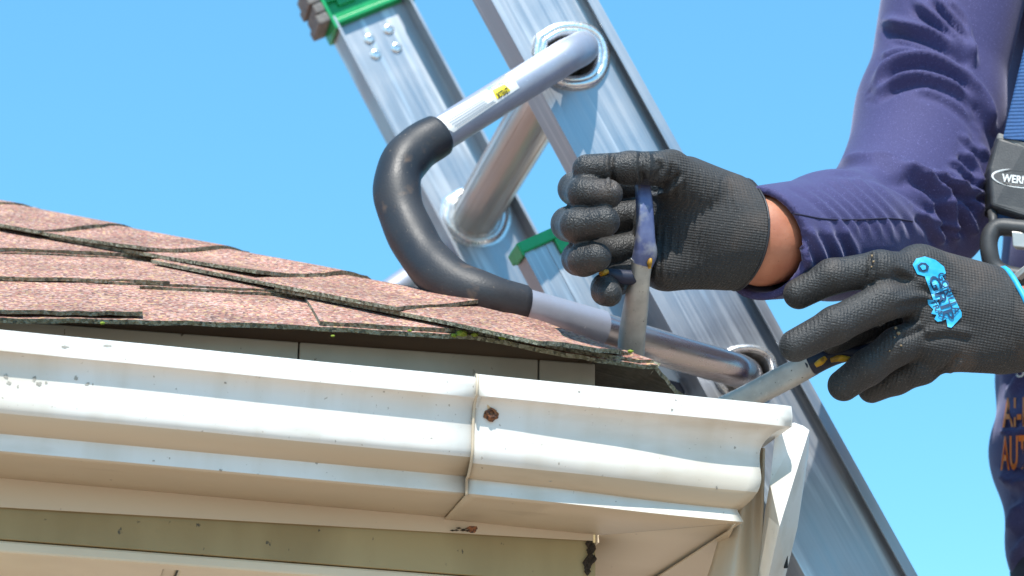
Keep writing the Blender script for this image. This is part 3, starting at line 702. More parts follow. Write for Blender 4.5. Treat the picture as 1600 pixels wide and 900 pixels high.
def poly_dist(xy, poly):
    poly = np.asarray(poly, float); best = np.full(len(xy), 1e9); sgn = np.zeros(len(xy)); par = np.zeros(len(xy)); L = np.r_[0, np.cumsum(np.linalg.norm(np.diff(poly, axis=0), axis=1))]
    for i in range(len(poly) - 1):
        a, b = poly[i], poly[i + 1]; ba = b - a; pa = xy - a; t = np.clip((pa @ ba) / (ba @ ba), 0, 1); r = pa - t[:, None] * ba; d = np.hypot(r[:, 0], r[:, 1])
        m = d < best; best[m] = d[m]; sgn[m] = np.sign(ba[0] * pa[:, 1] - ba[1] * pa[:, 0])[m]; par[m] = ((L[i] + t * (L[i + 1] - L[i])) / L[-1])[m]
    return best, sgn, par
def folds(V, F, lst):
    """press creases into the surface that faces the viewer side of the figure: (polyline, height mm, half width px)"""
    N = vnormals(V, F); px = project(V); view = V - CAM; view /= np.linalg.norm(view, axis=1)[:, None]
    face = ease((-(N * view).sum(1)) * 2.2); disp = np.zeros(len(V))
    for (pl, A, w) in lst:
        pl = catmull([(*p, 0) for p in pl], 5)[:, :2]; d, s, t = poly_dist(px[:, :2], pl); fade = ease(np.minimum(t, 1 - t) * 5 + .25)
        sd = d * s
        w = w * .85; disp += A * 1.9 * .001 * fade * (np.exp(-(sd / w) ** 2) - .8 * np.exp(-((sd - 1.7 * w) / (.9 * w)) ** 2))
    return V + N * (disp * face)[:, None]

# ------------------------------------------------------------------ cloth and skin materials
def cloth(name, col, col2, scale=900, sheen=.4):
    m = mat(name, col, .75, 0, .3, col2=col2, nscale=700, lo=.3, hi=.7, stains=((1100, .64, .69, tuple(min(1, c * 2.8 + .06) for c in col), (1, 1, 1)),), bump=.45, bscale=scale, bdist=.0006)
    b = m.node_tree.nodes['Principled BSDF']; b.inputs['Sheen Weight'].default_value = sheen; b.inputs['Sheen Roughness'].default_value = .4; b.inputs['Sheen Tint'].default_value = (.75, .75, 1, 1)
    return m
M['shirt'] = cloth('navy violet work shirt', (.048, .045, .128), (.060, .056, .152), sheen=.3)
M['shirt_dark'] = cloth('dark navy work shirt panel', (.034, .030, .115), (.042, .038, .135))
M['thread'] = mat('dark navy seam thread', (.018, .017, .05), .8)
M['skin'] = mat('sunburnt skin', (.52, .215, .125), .5, col2=(.44, .16, .09), nscale=60, lo=.35, hi=.7, bump=.25, bscale=300, stains=((350, .64, .72, (.30, .12, .07), (1, 1, 1)),))
M['skin'].node_tree.nodes['Principled BSDF'].inputs['Subsurface Weight'].default_value = .12
M['skin'].node_tree.nodes['Principled BSDF'].inputs['Subsurface Radius'].default_value = (.010, .004, .002)
M['trousers'] = mat('dark work trousers', (.03, .03, .045), .85, bump=.2, bscale=500)
M['hair'] = mat('dark cropped hair', (.03, .022, .016), .7, bump=.6, bscale=300)
M['white_eye'] = mat('white of the eye', (.7, .68, .64), .3)
M['boot'] = mat('brown boot leather', (.10, .06, .035), .6)
M['cyan'] = mat('bright blue glove print', (.02, .42, .78), .5, col2=(.05, .50, .85), nscale=200)
M['orange'] = mat('orange print', (.75, .22, .03), .6)
M['webbing'] = None
def glove_mat():
    m = bpy.data.materials.new('black coated knit glove'); m.use_nodes = True; nt = m.node_tree; N = nt.nodes; L = nt.links; b = N['Principled BSDF']
    tc = N.new('ShaderNodeTexCoord'); at_ = N.new('ShaderNodeAttribute'); at_.attribute_name = 'knit'; ax = N.new('ShaderNodeAttribute'); ax.attribute_name = 'rib'
    def nz(sc, det=3):
        n = N.new('ShaderNodeTexNoise'); n.inputs['Scale'].default_value = sc; n.inputs['Detail'].default_value = det; L.new(tc.outputs['Object'], n.inputs['Vector']); return n.outputs[0]
    def math_(op, a, b_):
        x = N.new('ShaderNodeMath'); x.operation = op
        for i, v in enumerate((a, b_)):
            if isinstance(v, (int, float)): x.inputs[i].default_value = v
            else: L.new(v, x.inputs[i])
        return x.outputs[0]
    def mr(s, a, b_, c, d):
        x = N.new('ShaderNodeMapRange'); x.inputs[1].default_value = a; x.inputs[2].default_value = b_; x.inputs[3].default_value = c; x.inputs[4].default_value = d; L.new(s, x.inputs[0]); return x.outputs[0]
    # knit: rows along the rib coordinate, broken into stitches
    sep = N.new('ShaderNodeSeparateXYZ'); L.new(ax.outputs['Vector'], sep.inputs[0])
    rows = math_('SINE', math_('MULTIPLY', sep.outputs[0], 2 * math.pi / .0027), 0); st = math_('SINE', math_('MULTIPLY', sep.outputs[1], 2 * math.pi / .0021), 0)
    kn = math_('MULTIPLY', math_('ADD', math_('MULTIPLY', rows, 1.3), math_('MULTIPLY', st, .7)), at_.outputs['Fac'])
    co = math_('MULTIPLY', nz(650, 4), math_('SUBTRACT', 2.2, math_('MULTIPLY', at_.outputs['Fac'], .6)))
    h = math_('ADD', math_('MULTIPLY', kn, .42), co)
    bp = N.new('ShaderNodeBump'); bp.inputs['Strength'].default_value = .75; bp.inputs['Distance'].default_value = .0007; L.new(h, bp.inputs['Height']); L.new(bp.outputs[0], b.inputs['Normal'])
    c1 = N.new('ShaderNodeMix'); c1.data_type = 'RGBA'; L.new(mr(nz(35), .35, .7, 0, 1), c1.inputs[0]); c1.inputs[6].default_value = (.016, .016, .017, 1); c1.inputs[7].default_value = (.030, .029, .028, 1)
    c2 = N.new('ShaderNodeMix'); c2.data_type = 'RGBA'; L.new(math_('MULTIPLY', at_.outputs['Fac'], .8), c2.inputs[0]); L.new(c1.outputs[2], c2.inputs[6]); c2.inputs[7].default_value = (.038, .038, .039, 1)
    c3 = N.new('ShaderNodeMix'); c3.data_type = 'RGBA'; L.new(mr(nz(900, 2), .66, .70, 0, .35), c3.inputs[0]); L.new(c2.outputs[2], c3.inputs[6]); c3.inputs[7].default_value = (.30, .28, .26, 1)
    c4 = N.new('ShaderNodeMix'); c4.data_type = 'RGBA'; L.new(mr(nz(22, 5), .56, .72, 0, .5), c4.inputs[0]); L.new(c3.outputs[2], c4.inputs[6]); c4.inputs[7].default_value = (.115, .085, .068, 1)
    L.new(c4.outputs[2], b.inputs['Base Color']); L.new(mr(at_.outputs['Fac'], 0, 1, .40, .8), b.inputs['Roughness'])
    b.inputs['Sheen Weight'].default_value = .05
    return m
M['glove'] = glove_mat()

# ------------------------------------------------------------------ the worker
PH = at(1870, 1000, .33)
person = empty('person', (float(PH[0]) + .42, float(PH[1]), -1.22), 'worker in navy long sleeved shirt, black gloves and harness reaching over the gutter', 'person')
J = {k: at(*v) for k, v in dict(wr=(1190, 374, .068), er=(1432, 346, .215), sr=(1506, -95, .245), wl=(1612, 510, .046), el=(2000, 450, -.06), sl=(2060, -70, .16),
     ch=(1798, 120, .300), wa=(1812, 700, .330), hp=(1850, 1000, .340), nk=(1770, -190, .22), tr=(1835, -40, .27)).items()}
up = np.array((0, 0, 1.)); HPs = J['hp']
J['hd'] = J['nk'] + (-.03, -.03, .13)
knee = lambda s: HPs + (.24, .075 * s, -.44); foot = lambda s: HPs + (.40, .075 * s, -.86)
fz = np.array((-.62, -.78, 0)); fz /= np.linalg.norm(fz); fx = np.array((fz[1], -fz[0], 0))       # the way the chest faces
AX_R = (J['er'] - J['wr']) / np.linalg.norm(J['er'] - J['wr']); AX_L = (J['el'] - J['wl']) / np.linalg.norm(J['el'] - J['wl'])
def body(P):
    d = capsule(P, J['ch'], J['wa'], .120, .112); d = smin(d, capsule(P, J['wa'], J['hp'], .112, .125), .05)
    d = smin(d, capsule(P, J['tr'], J['nk'], .075, .052), .05); d = smin(d, capsule(P, J['sr'], J['tr'], .05, .07), .04); d = smin(d, capsule(P, J['sl'], J['tr'], .05, .07), .04)
    hd = J['hd']; d = smin(d, capsule(P, hd + (0, 0, .03) - fz * .01, hd + (0, 0, .055) - fz * .02, .082, .080), .02); d = smin(d, capsule(P, hd + fz * .03 + (0, 0, .02), hd + fz * .045 - (0, 0, .055), .055, .040), .03)
    d = smin(d, capsule(P, hd + fz * .088 + (0, 0, .02), hd + fz * .104 - (0, 0, .012), .010, .014), .012)      # nose
    d = smin(d, capsule(P, J['nk'], hd - (0, 0, .01), .052, .050), .03); d = smin(d, capsule(P, hd + fz * .082 - fx * .018 - (0, 0, .048), hd + fz * .082 + fx * .018 - (0, 0, .048), .007, .007), .006)
    for s in (-1, 1):
        d = smin(d, capsule(P, hd + fx * .078 * s + (0, 0, .02), hd + fx * .082 * s - (0, 0, .015), .012, .010), .008)
        d = np.maximum(d, -(capsule(P, hd + fx * .032 * s + fz * .108 + (0, 0, .022), hd + fx * .036 * s + fz * .105 + (0, 0, .022), .019, .019)))
        d = smin(d, capsule(P, HPs + (0, .07 * s, 0), knee(s), .082, .058), .03); d = smin(d, capsule(P, knee(s), foot(s), .056, .036), .02)
        d = smin(d, capsule(P, foot(s), foot(s) + (-.15, 0, -.03), .036, .032), .02)
    d = smin(d, chain(P, [at(1125, 364, .080), J['wr'], J['er'], J['sr']], [.026, .0340, .046, .05], .015), .02)
    d = smin(d, chain(P, [at(1560, 505, .047), J['wl'], J['el'], J['sl']], [.022, .030, .044, .05], .015), .02)
    return d
allJ = np.array(list(J.values()) + [foot(1), foot(-1)])
lo, hi = allJ.min(0) - .20, allJ.max(0) + .20
V, F = surface_nets(body, lo, hi, .0085)
bd = mesh_obj('body', V, F, M['skin'], person, True); bd['label'] = 'bare sunburnt wrist'
# trousers and boots follow the legs
def legs(P):
    d = capsule(P, HPs + (-.02, 0, .06), HPs, .135, .138)
    for s in (-1, 1):
        d = smin(d, capsule(P, HPs + (0, .07 * s, 0), knee(s), .094, .072), .03); d = smin(d, capsule(P, knee(s), foot(s) + (0, 0, .05), .072, .058), .02)
    return np.maximum(d, -(capsule(P, HPs + (-.02, 0, .28), HPs + (-.02, 0, .22), .15, .15)))
V, F = surface_nets(legs, np.minimum(HPs, foot(1)) - (.2, .4, .1), HPs + (.75, .4, .35), .012)
mesh_obj('trousers', V, F, M['trousers'], person, True)
for s in (-1, 1):
    fn = lambda P: np.maximum(smin(capsule(P, foot(s) + (0, 0, .06), foot(s), .050, .050), capsule(P, foot(s), foot(s) + (-.17, 0, -.035), .050, .044), .02), -(P[:, 2] - (foot(s)[2] - .075)))
    V, F = surface_nets(fn, foot(s) - (.3, .1, .12), foot(s) + (.12, .1, .14), .010); mesh_obj('boot', V, F, M['boot'], person, True)
hd = J['hd']; fn = lambda P: np.maximum(capsule(P, hd + (0, 0, .03) - fz * .012, hd + (0, 0, .058) - fz * .024, .088, .086), (P - hd - np.array((0, 0, .03))) @ (fz * .8 - up * .5) - .02)
V, F = surface_nets(fn, hd - .16, hd + .2, .008); mesh_obj('hair', V, F, M['hair'], person, True)

for s in (-1, 1):
    bm = bmesh.new(); bmesh.ops.create_uvsphere(bm, u_segments=16, v_segments=10, radius=.0125); c = hd + fx * .033 * s + fz * .074 + (0, 0, .022)
    vs = np.array([v.co[:] for v in bm.verts]); fs = [[v.index for v in f.verts] for f in bm.faces]; bm.free()
    fm_ = [1 if ((vs[f].mean(0) / .0125) @ fz) > .86 else 0 for f in fs]; mesh_obj('eye', vs + c, fs, [M['white_eye'], M['hair']], person, True, fm_)
# shirt: torso and left sleeve
CUT_R = at(1184, 380, .060)
def torso(P):
    d = smin(capsule(P, J['ch'], J['wa'], .146, .142), capsule(P, J['wa'], J['hp'] + (0, 0, .05), .142, .150), .05)
    d = smin(d, capsule(P, J['tr'], J['nk'] - (0, 0, .03), .088, .062), .05); d = smin(d, capsule(P, J['sr'] + (.02, 0, .0), J['tr'], .062, .085), .05); d = smin(d, capsule(P, J['sl'], J['tr'], .064, .085), .05)
    sl_ = smin(capsule(P, J['sl'], J['el'], .064, .058), capsule(P, J['el'], J['wl'], .056, .046), .02); sl_ = np.maximum(sl_, -((P - J['wl'] - AX_L * .022) @ AX_L).astype(np.float32))
    d = smin(d, sl_, .025)
    d = d + .0035 * np.sin(P[:, 2] * 70 + 6 * np.sin(P[:, 0] * 22)) * np.clip((.55 - P[:, 2]) * 2, 0, 1)
    return np.maximum(d, -(P[:, 2] - (J['hp'][2] + .0)))
V, F = surface_nets(torso, np.minimum(J['wl'], J['hp']) - (.22, .30, .1), np.maximum(J['sl'], J['nk']) + (.15, .25, .1), .0058)
V = folds(V, F, [([(1610, 560), (1590, 600), (1572, 612)], 4, 9), ([(1620, 660), (1590, 675), (1565, 674)], 4, 8), ([(1640, 740), (1595, 752), (1562, 742)], 5, 9), ([(1600, 790), (1585, 800), (1575, 830)], 4, 8), ([(1620, 830), (1590, 860), (1580, 900)], 4, 9)])
shirt = mesh_obj('shirt', V, F, M['shirt'], person, True); SHIRT_BVH = BVHTree.FromPolygons([tuple(v) for v in V], [tuple(map(int, f)) for f in F])
# right sleeve, finely modelled
MID_U = at(1462, 150, .235)
def sleeve(P):
    d = smin(capsule(P, J['sr'] + (.005, 0, .02), at(1455, 170, .235), .070, .0605), capsule(P, at(1455, 170, .235), at(1436, 315, .222), .0605, .0580), .02)
    d = smin(d, capsule(P, at(1445, 330, .225), at(1300, 368, .125), .0545, .0500), .03); d = smin(d, capsule(P, at(1300, 368, .125), CUT_R - AX_R * .02, .0500, .0445), .02)
    d = smin(d, capsule(P, at(1448, 190, .232), at(1392, 302, .195), .0560, .0490), .03)
    d = smin(d, capsule(P, at(1470, 345, .235), at(1484, 352, .24), .033, .022), .02)
    cut = -((P - CUT_R) @ AX_R).astype(np.float32) + .002 * np.sin(P[:, 2] * 60); d = np.maximum(d, cut)
    inner = capsule(P, CUT_R - AX_R * .06, CUT_R + AX_R * .07,   .0375, .0415); return np.maximum(d, -inner)
slo = np.min([CUT_R, J['er'], J['sr']], 0) - .085; shi = np.max([CUT_R, J['er'], J['sr']], 0) + .095
V, F = surface_nets(sleeve, slo, shi, .0027)
z3 = lambda pts: [(1200 + x / 2.25, y / 2.25) for x, y in pts]
FL = [(z3([(405, 75), (470, 88), (560, 112), (640, 150), (700, 200), (722, 245)]), 5.0, 10), (z3([(372, 300), (420, 242), (480, 208), (560, 202), (640, 230), (700, 275), (760, 360), (785, 440)]), 5.0, 9),
      (z3([(372, 335), (440, 288), (520, 268), (600, 282), (680, 315), (740, 372), (790, 455)]), 4.2, 8), (z3([(225, 575), (320, 568), (420, 580), (520, 620), (600, 680), (670, 770)]), 5.5, 10),
      (z3([(330, 588), (440, 618), (520, 664), (580, 722), (610, 780)]), 3.6, 8), (z3([(470, 600), (560, 640), (635, 690)]), 3.5, 7), (z3([(560, 610), (650, 655), (720, 708), (745, 760)]), 4.5, 8),
      (z3([(690, 530), (735, 590), (750, 650)]), 3.5, 7), (z3([(735, 510), (770, 570), (780, 650)]), 3.5, 7), (z3([(640, 640), (700, 670), (760, 680)]), 3.5, 7), (z3([(520, 5), (600, 70), (680, 150), (722, 215)]), 4.0, 8),
      (z3([(590, -10), (660, 75), (700, 130), (718, 195)]), 3.5, 7), (z3([(520, 300), (620, 330), (720, 400), (770, 470)]), 1.8, 9), (z3([(600, 700), (640, 760), (660, 850)]), 3.5, 8), (z3([(540, 740), (590, 800), (610, 860)]), 3, 8),
      (z3([(660, 690), (700, 760), (720, 830)]), 4, 9)]
for pl_ in ([(430, 130), (520, 150), (610, 185), (690, 240)], [(640, 0), (690, 60), (712, 120)], [(400, 200), (450, 180), (520, 172)], [(600, 300), (690, 350), (750, 430)], [(420, 600), (500, 640), (560, 690), (600, 750)], [(500, 590), (600, 625), (690, 680)],
            [(680, 470), (720, 520), (760, 600)], [(700, 600), (740, 640), (775, 650)], [(620, 600), (680, 640), (730, 690)], [(560, 760), (620, 790), (670, 800)], [(640, 560), (690, 590), (740, 640)], [(380, 560), (470, 575), (560, 605)]):
    FL.append((z3(pl_), 1.6, 5))
for k in range(7): FL.append((z3([(70 + 45 * k, 640 - 6 * k), (150 + 45 * k, 680), (240 + 42 * k, 760), (280 + 40 * k, 830)]), .9, 6))
for k in range(4): FL.append((z3([(80 + 60 * k, 800), (120 + 60 * k, 870), (150 + 55 * k, 940)]), 1.6, 8))
V = folds(V, F, FL)
slv = mesh_obj('sleeve', V, F, M['shirt'], shirt, True); slv['label'] = 'wrinkled right sleeve pushed off the wrist'
SL_BVH = BVHTree.FromPolygons([tuple(v) for v in V], [tuple(map(int, f)) for f in F])
def surf_line(bvh, pts, r, m, parent, name, off=.0004):
    P = [hit(bvh, x, y, off) for x, y in catmull([(*p, 0) for p in pts], 6)[:, :2]]; P = [p for p in P if p is not None]
    V, F = tube(np.array(P), r, 6); return mesh_obj(name, V, F, m, parent, True)
surf_line(SL_BVH, z3([(22, 742), (100, 752), (200, 770), (320, 772), (430, 768), (520, 780)]), .0007, M['thread'], shirt, 'seam')
surf_line(SL_BVH, z3([(30, 742), (42, 800), (40, 850), (28, 890)]), .0008, M['thread'], shirt, 'seam')

# ------------------------------------------------------------------ gloves
def glove(name, prims, fingers, kf, lo, hi, cutp, cuta, ribdir, knitfn, label, foldlist, vox=.0017):
    def fn(P):
        d = None
        for (a, b, ra, rb) in prims:
            c = capsule(P, a, b, ra, rb); d = c if d is None else smin(d, c, .016)
        for pts, rad in fingers: d = smin(d, chain(P, pts, rad, .0045), kf)
        return np.maximum(d, ((P - cutp) @ cuta).astype(np.float32))
    V, F = surface_nets(fn, lo, hi, vox); V = folds(V, F, foldlist)
    o = mesh_obj(name, V, F, M['glove'], person, True); o['label'] = label
    kn = np.clip(knitfn(project(V)), 0, 1).astype(np.float32); a = o.data.attributes.new('knit', 'FLOAT', 'POINT'); a.data.foreach_set('value', kn)
    rd = ribdir / np.linalg.norm(ribdir); pe = np.cross(rd, CF); pe /= np.linalg.norm(pe)
    rb = np.zeros((len(V), 3), np.float32); rb[:, 0] = V @ rd; rb[:, 1] = V @ pe; a = o.data.attributes.new('rib', 'FLOAT_VECTOR', 'POINT'); a.data.foreach_set('vector', rb.ravel())
    return o, BVHTree.FromPolygons([tuple(v) for v in V], [tuple(map(int, f)) for f in F])
A = lambda L: [at(*p) for p in L]
G1P = [((1132, 412, .075), (1048, 416, .085), .0200, .0190), ((1142, 366, .080), (1040, 350, .098), .0300, .0240), ((1134, 318, .066), (1072, 288, .062), .0250, .0225),
       ((1040, 300, .105), (1035, 415, .105), .0190, .0190), ((1180, 372, .066), (1120, 362, .075), .0385, .0360)]
G1F = [([(1045, 290, .115), (938, 287, .112), (898, 295, .076), (912, 302, .047), (950, 303, .034)], [.0135, .0128, .0126, .0122, .0115]),
       ([(1045, 330, .118), (925, 345, .115), (888, 350, .078), (902, 352, .046), (945, 346, .032)], [.0140, .0132, .0130, .0128, .0118]),
       ([(1045, 375, .118), (935, 398, .112), (904, 404, .078), (912, 406, .052), (932, 402, .042)], [.0135, .0128, .0126, .0122, .0115]),
       ([(1040, 410, .112), (965, 438, .105), (946, 450, .082), (946, 455, .062), (952, 459, .054)], [.0120, .0112, .0108, .0104, .0100]),
       ([(1095, 300, .055), (1048, 264, .045), (985, 262, .042), (917, 264, .048)], [.0215, .0145, .0124, .0115])]
g1p = [(at(*a), at(*b), r, q) for a, b, r, q in G1P]; g1f = [(A(p), r) for p, r in G1F]
allp = np.array([x for p in g1p for x in p[:2]] + [x for p in g1f for x in p[0]])
GCUT1 = at(1163, 368, .068); AC1 = at(1250, 383, .090) - at(1120, 362, .075); AC1 /= np.linalg.norm(AC1)
fo1 = [([(956, 240), (955, 265), (958, 292)], -2.2, 4), ([(1000, 236), (1000, 262), (1004, 288)], -1.6, 4), ([(1012, 236), (1014, 258), (1010, 282)], 1.4, 4), ([(1030, 245), (1040, 262), (1030, 285)], 1.5, 5), ([(1052, 250), (1058, 268), (1040, 290)], 1.3, 5),
       ([(1010, 300), (1040, 290), (1062, 270)], -2.6, 6)]
for k in range(9): fo1.append(([(1055 + 11 * k, 258 + 3 * k), (1050 + 12 * k, 280 + 3 * k), (1046 + 13 * k, 312 + 2 * k)], .7, 3.2))
for k in range(8): fo1.append(([(1030 + 12 * k, 350), (1026 + 12 * k, 390), (1024 + 12 * k, 440)], .55, 3.5))
for (y0, x0) in ((303, 905), (350, 890), (404, 905)):
    for k in range(3): fo1.append(([(x0 + 6 * k, y0 - 20), (x0 - 4 + 6 * k, y0), (x0 + 2 + 6 * k, y0 + 20)], .35, 2.5))
gl1, G1_BVH = glove('glove', g1p, g1f, .0035, allp.min(0) - .045, allp.max(0) + .045, GCUT1, AC1, AC1,
                    lambda q: ease((q[:, 0] - 1015) / 40), 'right glove clenched round the upright tool, palm side showing', fo1)
G2P = [((1600, 506, .046), (1490, 490, .046), .0300, .0270), ((1545, 452, .046), (1440, 422, .044), .0200, .0190), ((1560, 545, .046), (1485, 543, .048), .0200, .0190),
       ((1430, 428, .042), (1458, 535, .047), .0180, .0185), ((1600, 508, .046), (1665, 514, .044), .0345, .0350)]
G2F = [([(1440, 425, .043), (1375, 420, .031), (1300, 432, .036), (1248, 459, .048)], [.0155, .0142, .0135, .0122]),
       ([(1448, 458, .046), (1380, 471, .029), (1305, 508, .031), (1243, 540, .042)], [.0160, .0150, .0143, .0128]),
       ([(1462, 515, .050), (1402, 541, .046), (1356, 574, .056), (1318, 602, .070)], [.0155, .0145, .0138, .0126]),
       ([(1482, 543, .060), (1440, 574, .060), (1400, 592, .075), (1362, 608, .090)], [.0145, .0130, .0122, .0112]),
       ([(1520, 500, .066), (1440, 498, .085), (1370, 508, .088), (1300, 530, .075)], [.0170, .0140, .0130, .0118])]
g2p = [(at(*a), at(*b), r, q) for a, b, r, q in G2P]; g2f = [(A(p), r) for p, r in G2F]
allp = np.array([x for p in g2p for x in p[:2]] + [x for p in g2f for x in p[0]])
GCUT2 = at(1594, 508, .046); AC2 = at(1758, 470, .030) - at(1600, 508, .046); AC2 /= np.linalg.norm(AC2)
fo2 = [([(1365, 392), (1366, 410), (1362, 440)], 1.8, 4), ([(1400, 470), (1440, 462), (1480, 470)], 1.0, 8), ([(1400, 412), (1440, 440), (1500, 455)], 1.2, 9), ([(1440, 520), (1480, 515), (1520, 520)], 1.0, 8), ([(1458, 590), (1480, 575), (1500, 555)], -1.6, 5),
       ([(1405, 520), (1425, 512), (1440, 505)], 1.4, 6), ([(1590, 440), (1586, 500), (1590, 570)], -.8, 5)]
gl2, G2_BVH = glove('glove', g2p, g2f, .0035, allp.min(0) - .045, allp.max(0) + .045, GCUT2, AC2, np.array(at(1600, 508, .046)) - np.array(at(1400, 470, .046)),
                    lambda q: .35 + .65 * ease((q[:, 0] - 1400) / 90), 'left glove with blue print, fingers spread over the grey bar', fo2)
def cuff_ring(cutp, ax, bvh_pts, r, m, parent, name):
    """thin bound edge lying round the glove cuff"""
    a = np.cross(ax, up); a /= np.linalg.norm(a); b = np.cross(ax, a); P = []
    for k in range(49):
        t = 2 * math.pi * k / 48; d = a * math.cos(t) + b * math.sin(t); o = cutp - ax * .0012 + d * .09
        loc, n, i, dd = bvh_pts.ray_cast(Vector(o), Vector(-d))
        if loc is not None: P.append(np.array(loc) + d * .0003)
    V, F = tube(np.array(P), r, 8, False); return mesh_obj(name, V, F, m, parent, True)
cuff_ring(GCUT1, AC1, G1_BVH, .0010, M['foam'], gl1, 'cuff_edge')
cuff_ring(GCUT2, AC2, G2_BVH, .0024, M['cyan'], gl2, 'cuff_edge')
# ------------------------------------------------------------------ prints and stickers lying on real surfaces
def patch(bvh, quad, nu, nv, m, parent, name, off=.0005):
    A_, B_, C_, D_ = [np.array(q, float) for q in quad]; V = []; ok = True
    for j in range(nv + 1):
        for i in range(nu + 1):
            u, v = i / nu, j / nv; p = hit(bvh, *((A_ * (1 - u) + B_ * u) * (1 - v) + (D_ * (1 - u) + C_ * u) * v), off)
            if p is None: p = V[-1] if V else CAM
            V.append(p)
    F = [(j * (nu + 1) + i, (j + 1) * (nu + 1) + i, (j + 1) * (nu + 1) + i + 1, j * (nu + 1) + i + 1) for j in range(nv) for i in range(nu)]
    return mesh_obj(name, V, F, m, parent, True)
def text_on(bvh, txt, o, dx, dy, m, parent, name, off=.0009, bold=.0):
    cu = bpy.data.curves.new('print', 'FONT'); cu.body = txt; cu.size = 1; cu.offset = bold; cu.resolution_u = 3; ob = bpy.data.objects.new('print', cu); COL.objects.link(ob)
    dg = bpy.context.evaluated_depsgraph_get(); dg.update(); me = ob.evaluated_get(dg).to_mesh(); V = np.array([v.co[:2] for v in me.vertices]); F = [tuple(p.vertices) for p in me.polygons]
    ob.evaluated_get(dg).to_mesh_clear(); bpy.data.objects.remove(ob); bpy.data.curves.remove(cu)
    V = (V - V.min(0)) / (V.max(0) - V.min(0)); o, dx, dy = map(lambda q: np.array(q, float), (o, dx, dy)); W = []
    for (u, v) in V:
        p = hit(bvh, *(o + dx * u + dy * v), off); W.append(p if p is not None else (W[-1] if W else np.array(at(*(o + dx * u + dy * v), .05))))
    F = [f if np.dot(np.cross(np.array(W[f[1]]) - W[f[0]], np.array(W[f[2]]) - W[f[0]]), CF) < 0 else f[::-1] for f in F]
    return mesh_obj(name, W, F, m, parent)
def poly_on(bvh, pts, m, parent, name, off=.0011, n=4):
    """filled outline laid on a surface"""
    P = []
    for a, b in zip(pts, pts[1:] + pts[:1]):
        for k in range(n): P.append((a[0] + (b[0] - a[0]) * k / n, a[1] + (b[1] - a[1]) * k / n))
    bm = bmesh.new(); vs = [bm.verts.new((x, -y, 0)) for x, y in P]; bm.faces.new(vs); bmesh.ops.triangulate(bm, faces=bm.faces[:]); bmesh.ops.subdivide_edges(bm, edges=bm.edges[:], cuts=1, use_grid_fill=True)
    bmesh.ops.triangulate(bm, faces=bm.faces[:]); bm.verts.index_update(); V = [hit(bvh, v.co.x, -v.co.y, off) for v in bm.verts]; F = [tuple(v.index for v in f.verts) for f in bm.faces]; bm.free()
    V = [v if v is not None else CAM * 0 for v in V]
    return mesh_obj(name, V, F, m, parent)
UPB = bvh_of(st_up)
lab = patch(UPB, [(674, 188), (800, 119), (812, 137), (709, 207)], 24, 10, M['white_paper'], st_up, 'sticker')
patch(UPB, [(789, 117), (813, 103), (827, 107), (803, 122)], 6, 4, M['white_paper'], st_up, 'sticker')
patch(UPB, [(769, 141), (788, 131), (798, 141), (777, 155)], 6, 4, M['yellow'], st_up, 'sticker', .0009)
text_on(UPB, 'LEVELOK', (792, 136), (-18, 10), (5, 9), M['ink'], st_up, 'sticker_print', .0013, .02)
for k in range(7):
    t = .12 + .125 * k; a = np.array((674, 188)) * (1 - t) + np.array((709, 207)) * t; b = np.array((800, 119)) * (1 - t) + np.array((812, 137)) * t
    e = .58 if k < 5 else .66
    patch(UPB, [a + (b - a) * .09, a + (b - a) * e, a + (b - a) * e + (.5, 1.3), a + (b - a) * .09 + (.5, 1.3)], 10, 1, M['grey_ink'], st_up, 'print_line', .0010)
text_on(UPB, 'STABILIZER', (792, 124), (-32, 14), (3, 5), M['cyan_ink'], st_up, 'sticker_print', .0010, .01)

# glove print: key shaped blue emblem with dark lettering
zz = lambda pts: [(1150 + x / 3, 360 + y / 3) for x, y in pts]
poly_on(G2_BVH, zz([(828, 160), (845, 132), (885, 122), (935, 138), (975, 170), (984, 200), (968, 215), (1010, 290), (1058, 385), (1058, 405), (1010, 456), (992, 452), (985, 415), (965, 425), (945, 428), (930, 415), (940, 395), (915, 390), (925, 370), (900, 345), (898, 325), (925, 325), (905, 270), (885, 215), (850, 205)]), M['cyan'], gl2, 'emblem')
dkb = mat('dark blue glove lettering', (.008, .05, .13), .6)
def ztext(t, o, d, u, m=dkb): text_on(G2_BVH, t, zz([o])[0], np.array(d) / 3, np.array(u) / 3, m, gl2, 'emblem_lettering', .0021, .015)
ztext('GORILLA', (942, 205), (82, 190), (32, -12)); ztext('GRIP', (898, 222), (86, 205), (46, -16)); ztext('TRAX', (905, 332), (62, 92), (26, -8))
poly_on(G2_BVH, zz([(850, 165), (868, 150), (890, 152), (905, 168), (900, 188), (880, 196), (858, 188)]), dkb, gl2, 'emblem_ring', .0018)
poly_on(G2_BVH, zz([(862, 168), (876, 160), (890, 166), (890, 182), (874, 186)]), M['cyan'], gl2, 'emblem_dot', .0023)
# mud specks on the knuckles
mud = mat('dry mud', (.30, .22, .13), .95, bump=.8, bscale=900)
for (x, y, r) in ((1363, 400, 4), (1365, 409, 3), (1362, 417, 2.5), (1400, 513, 4), (1404, 521, 4.5), (1398, 527, 2.5), (1408, 540, 2.5), (1390, 548, 2)):
    p = hit(G2_BVH, x, y, .0002)
    if p is None: continue
    bm = bmesh.new(); bmesh.ops.create_icosphere(bm, subdivisions=2, radius=1); vs = np.array([v.co[:] for v in bm.verts]); fs = [[v.index for v in f.verts] for f in bm.faces]; bm.free()
    mesh_obj('mud_speck', vs * (1 + rng.normal(0, .2, (len(vs), 1))) * r * .00032 + p, fs, mud, gl2, True)
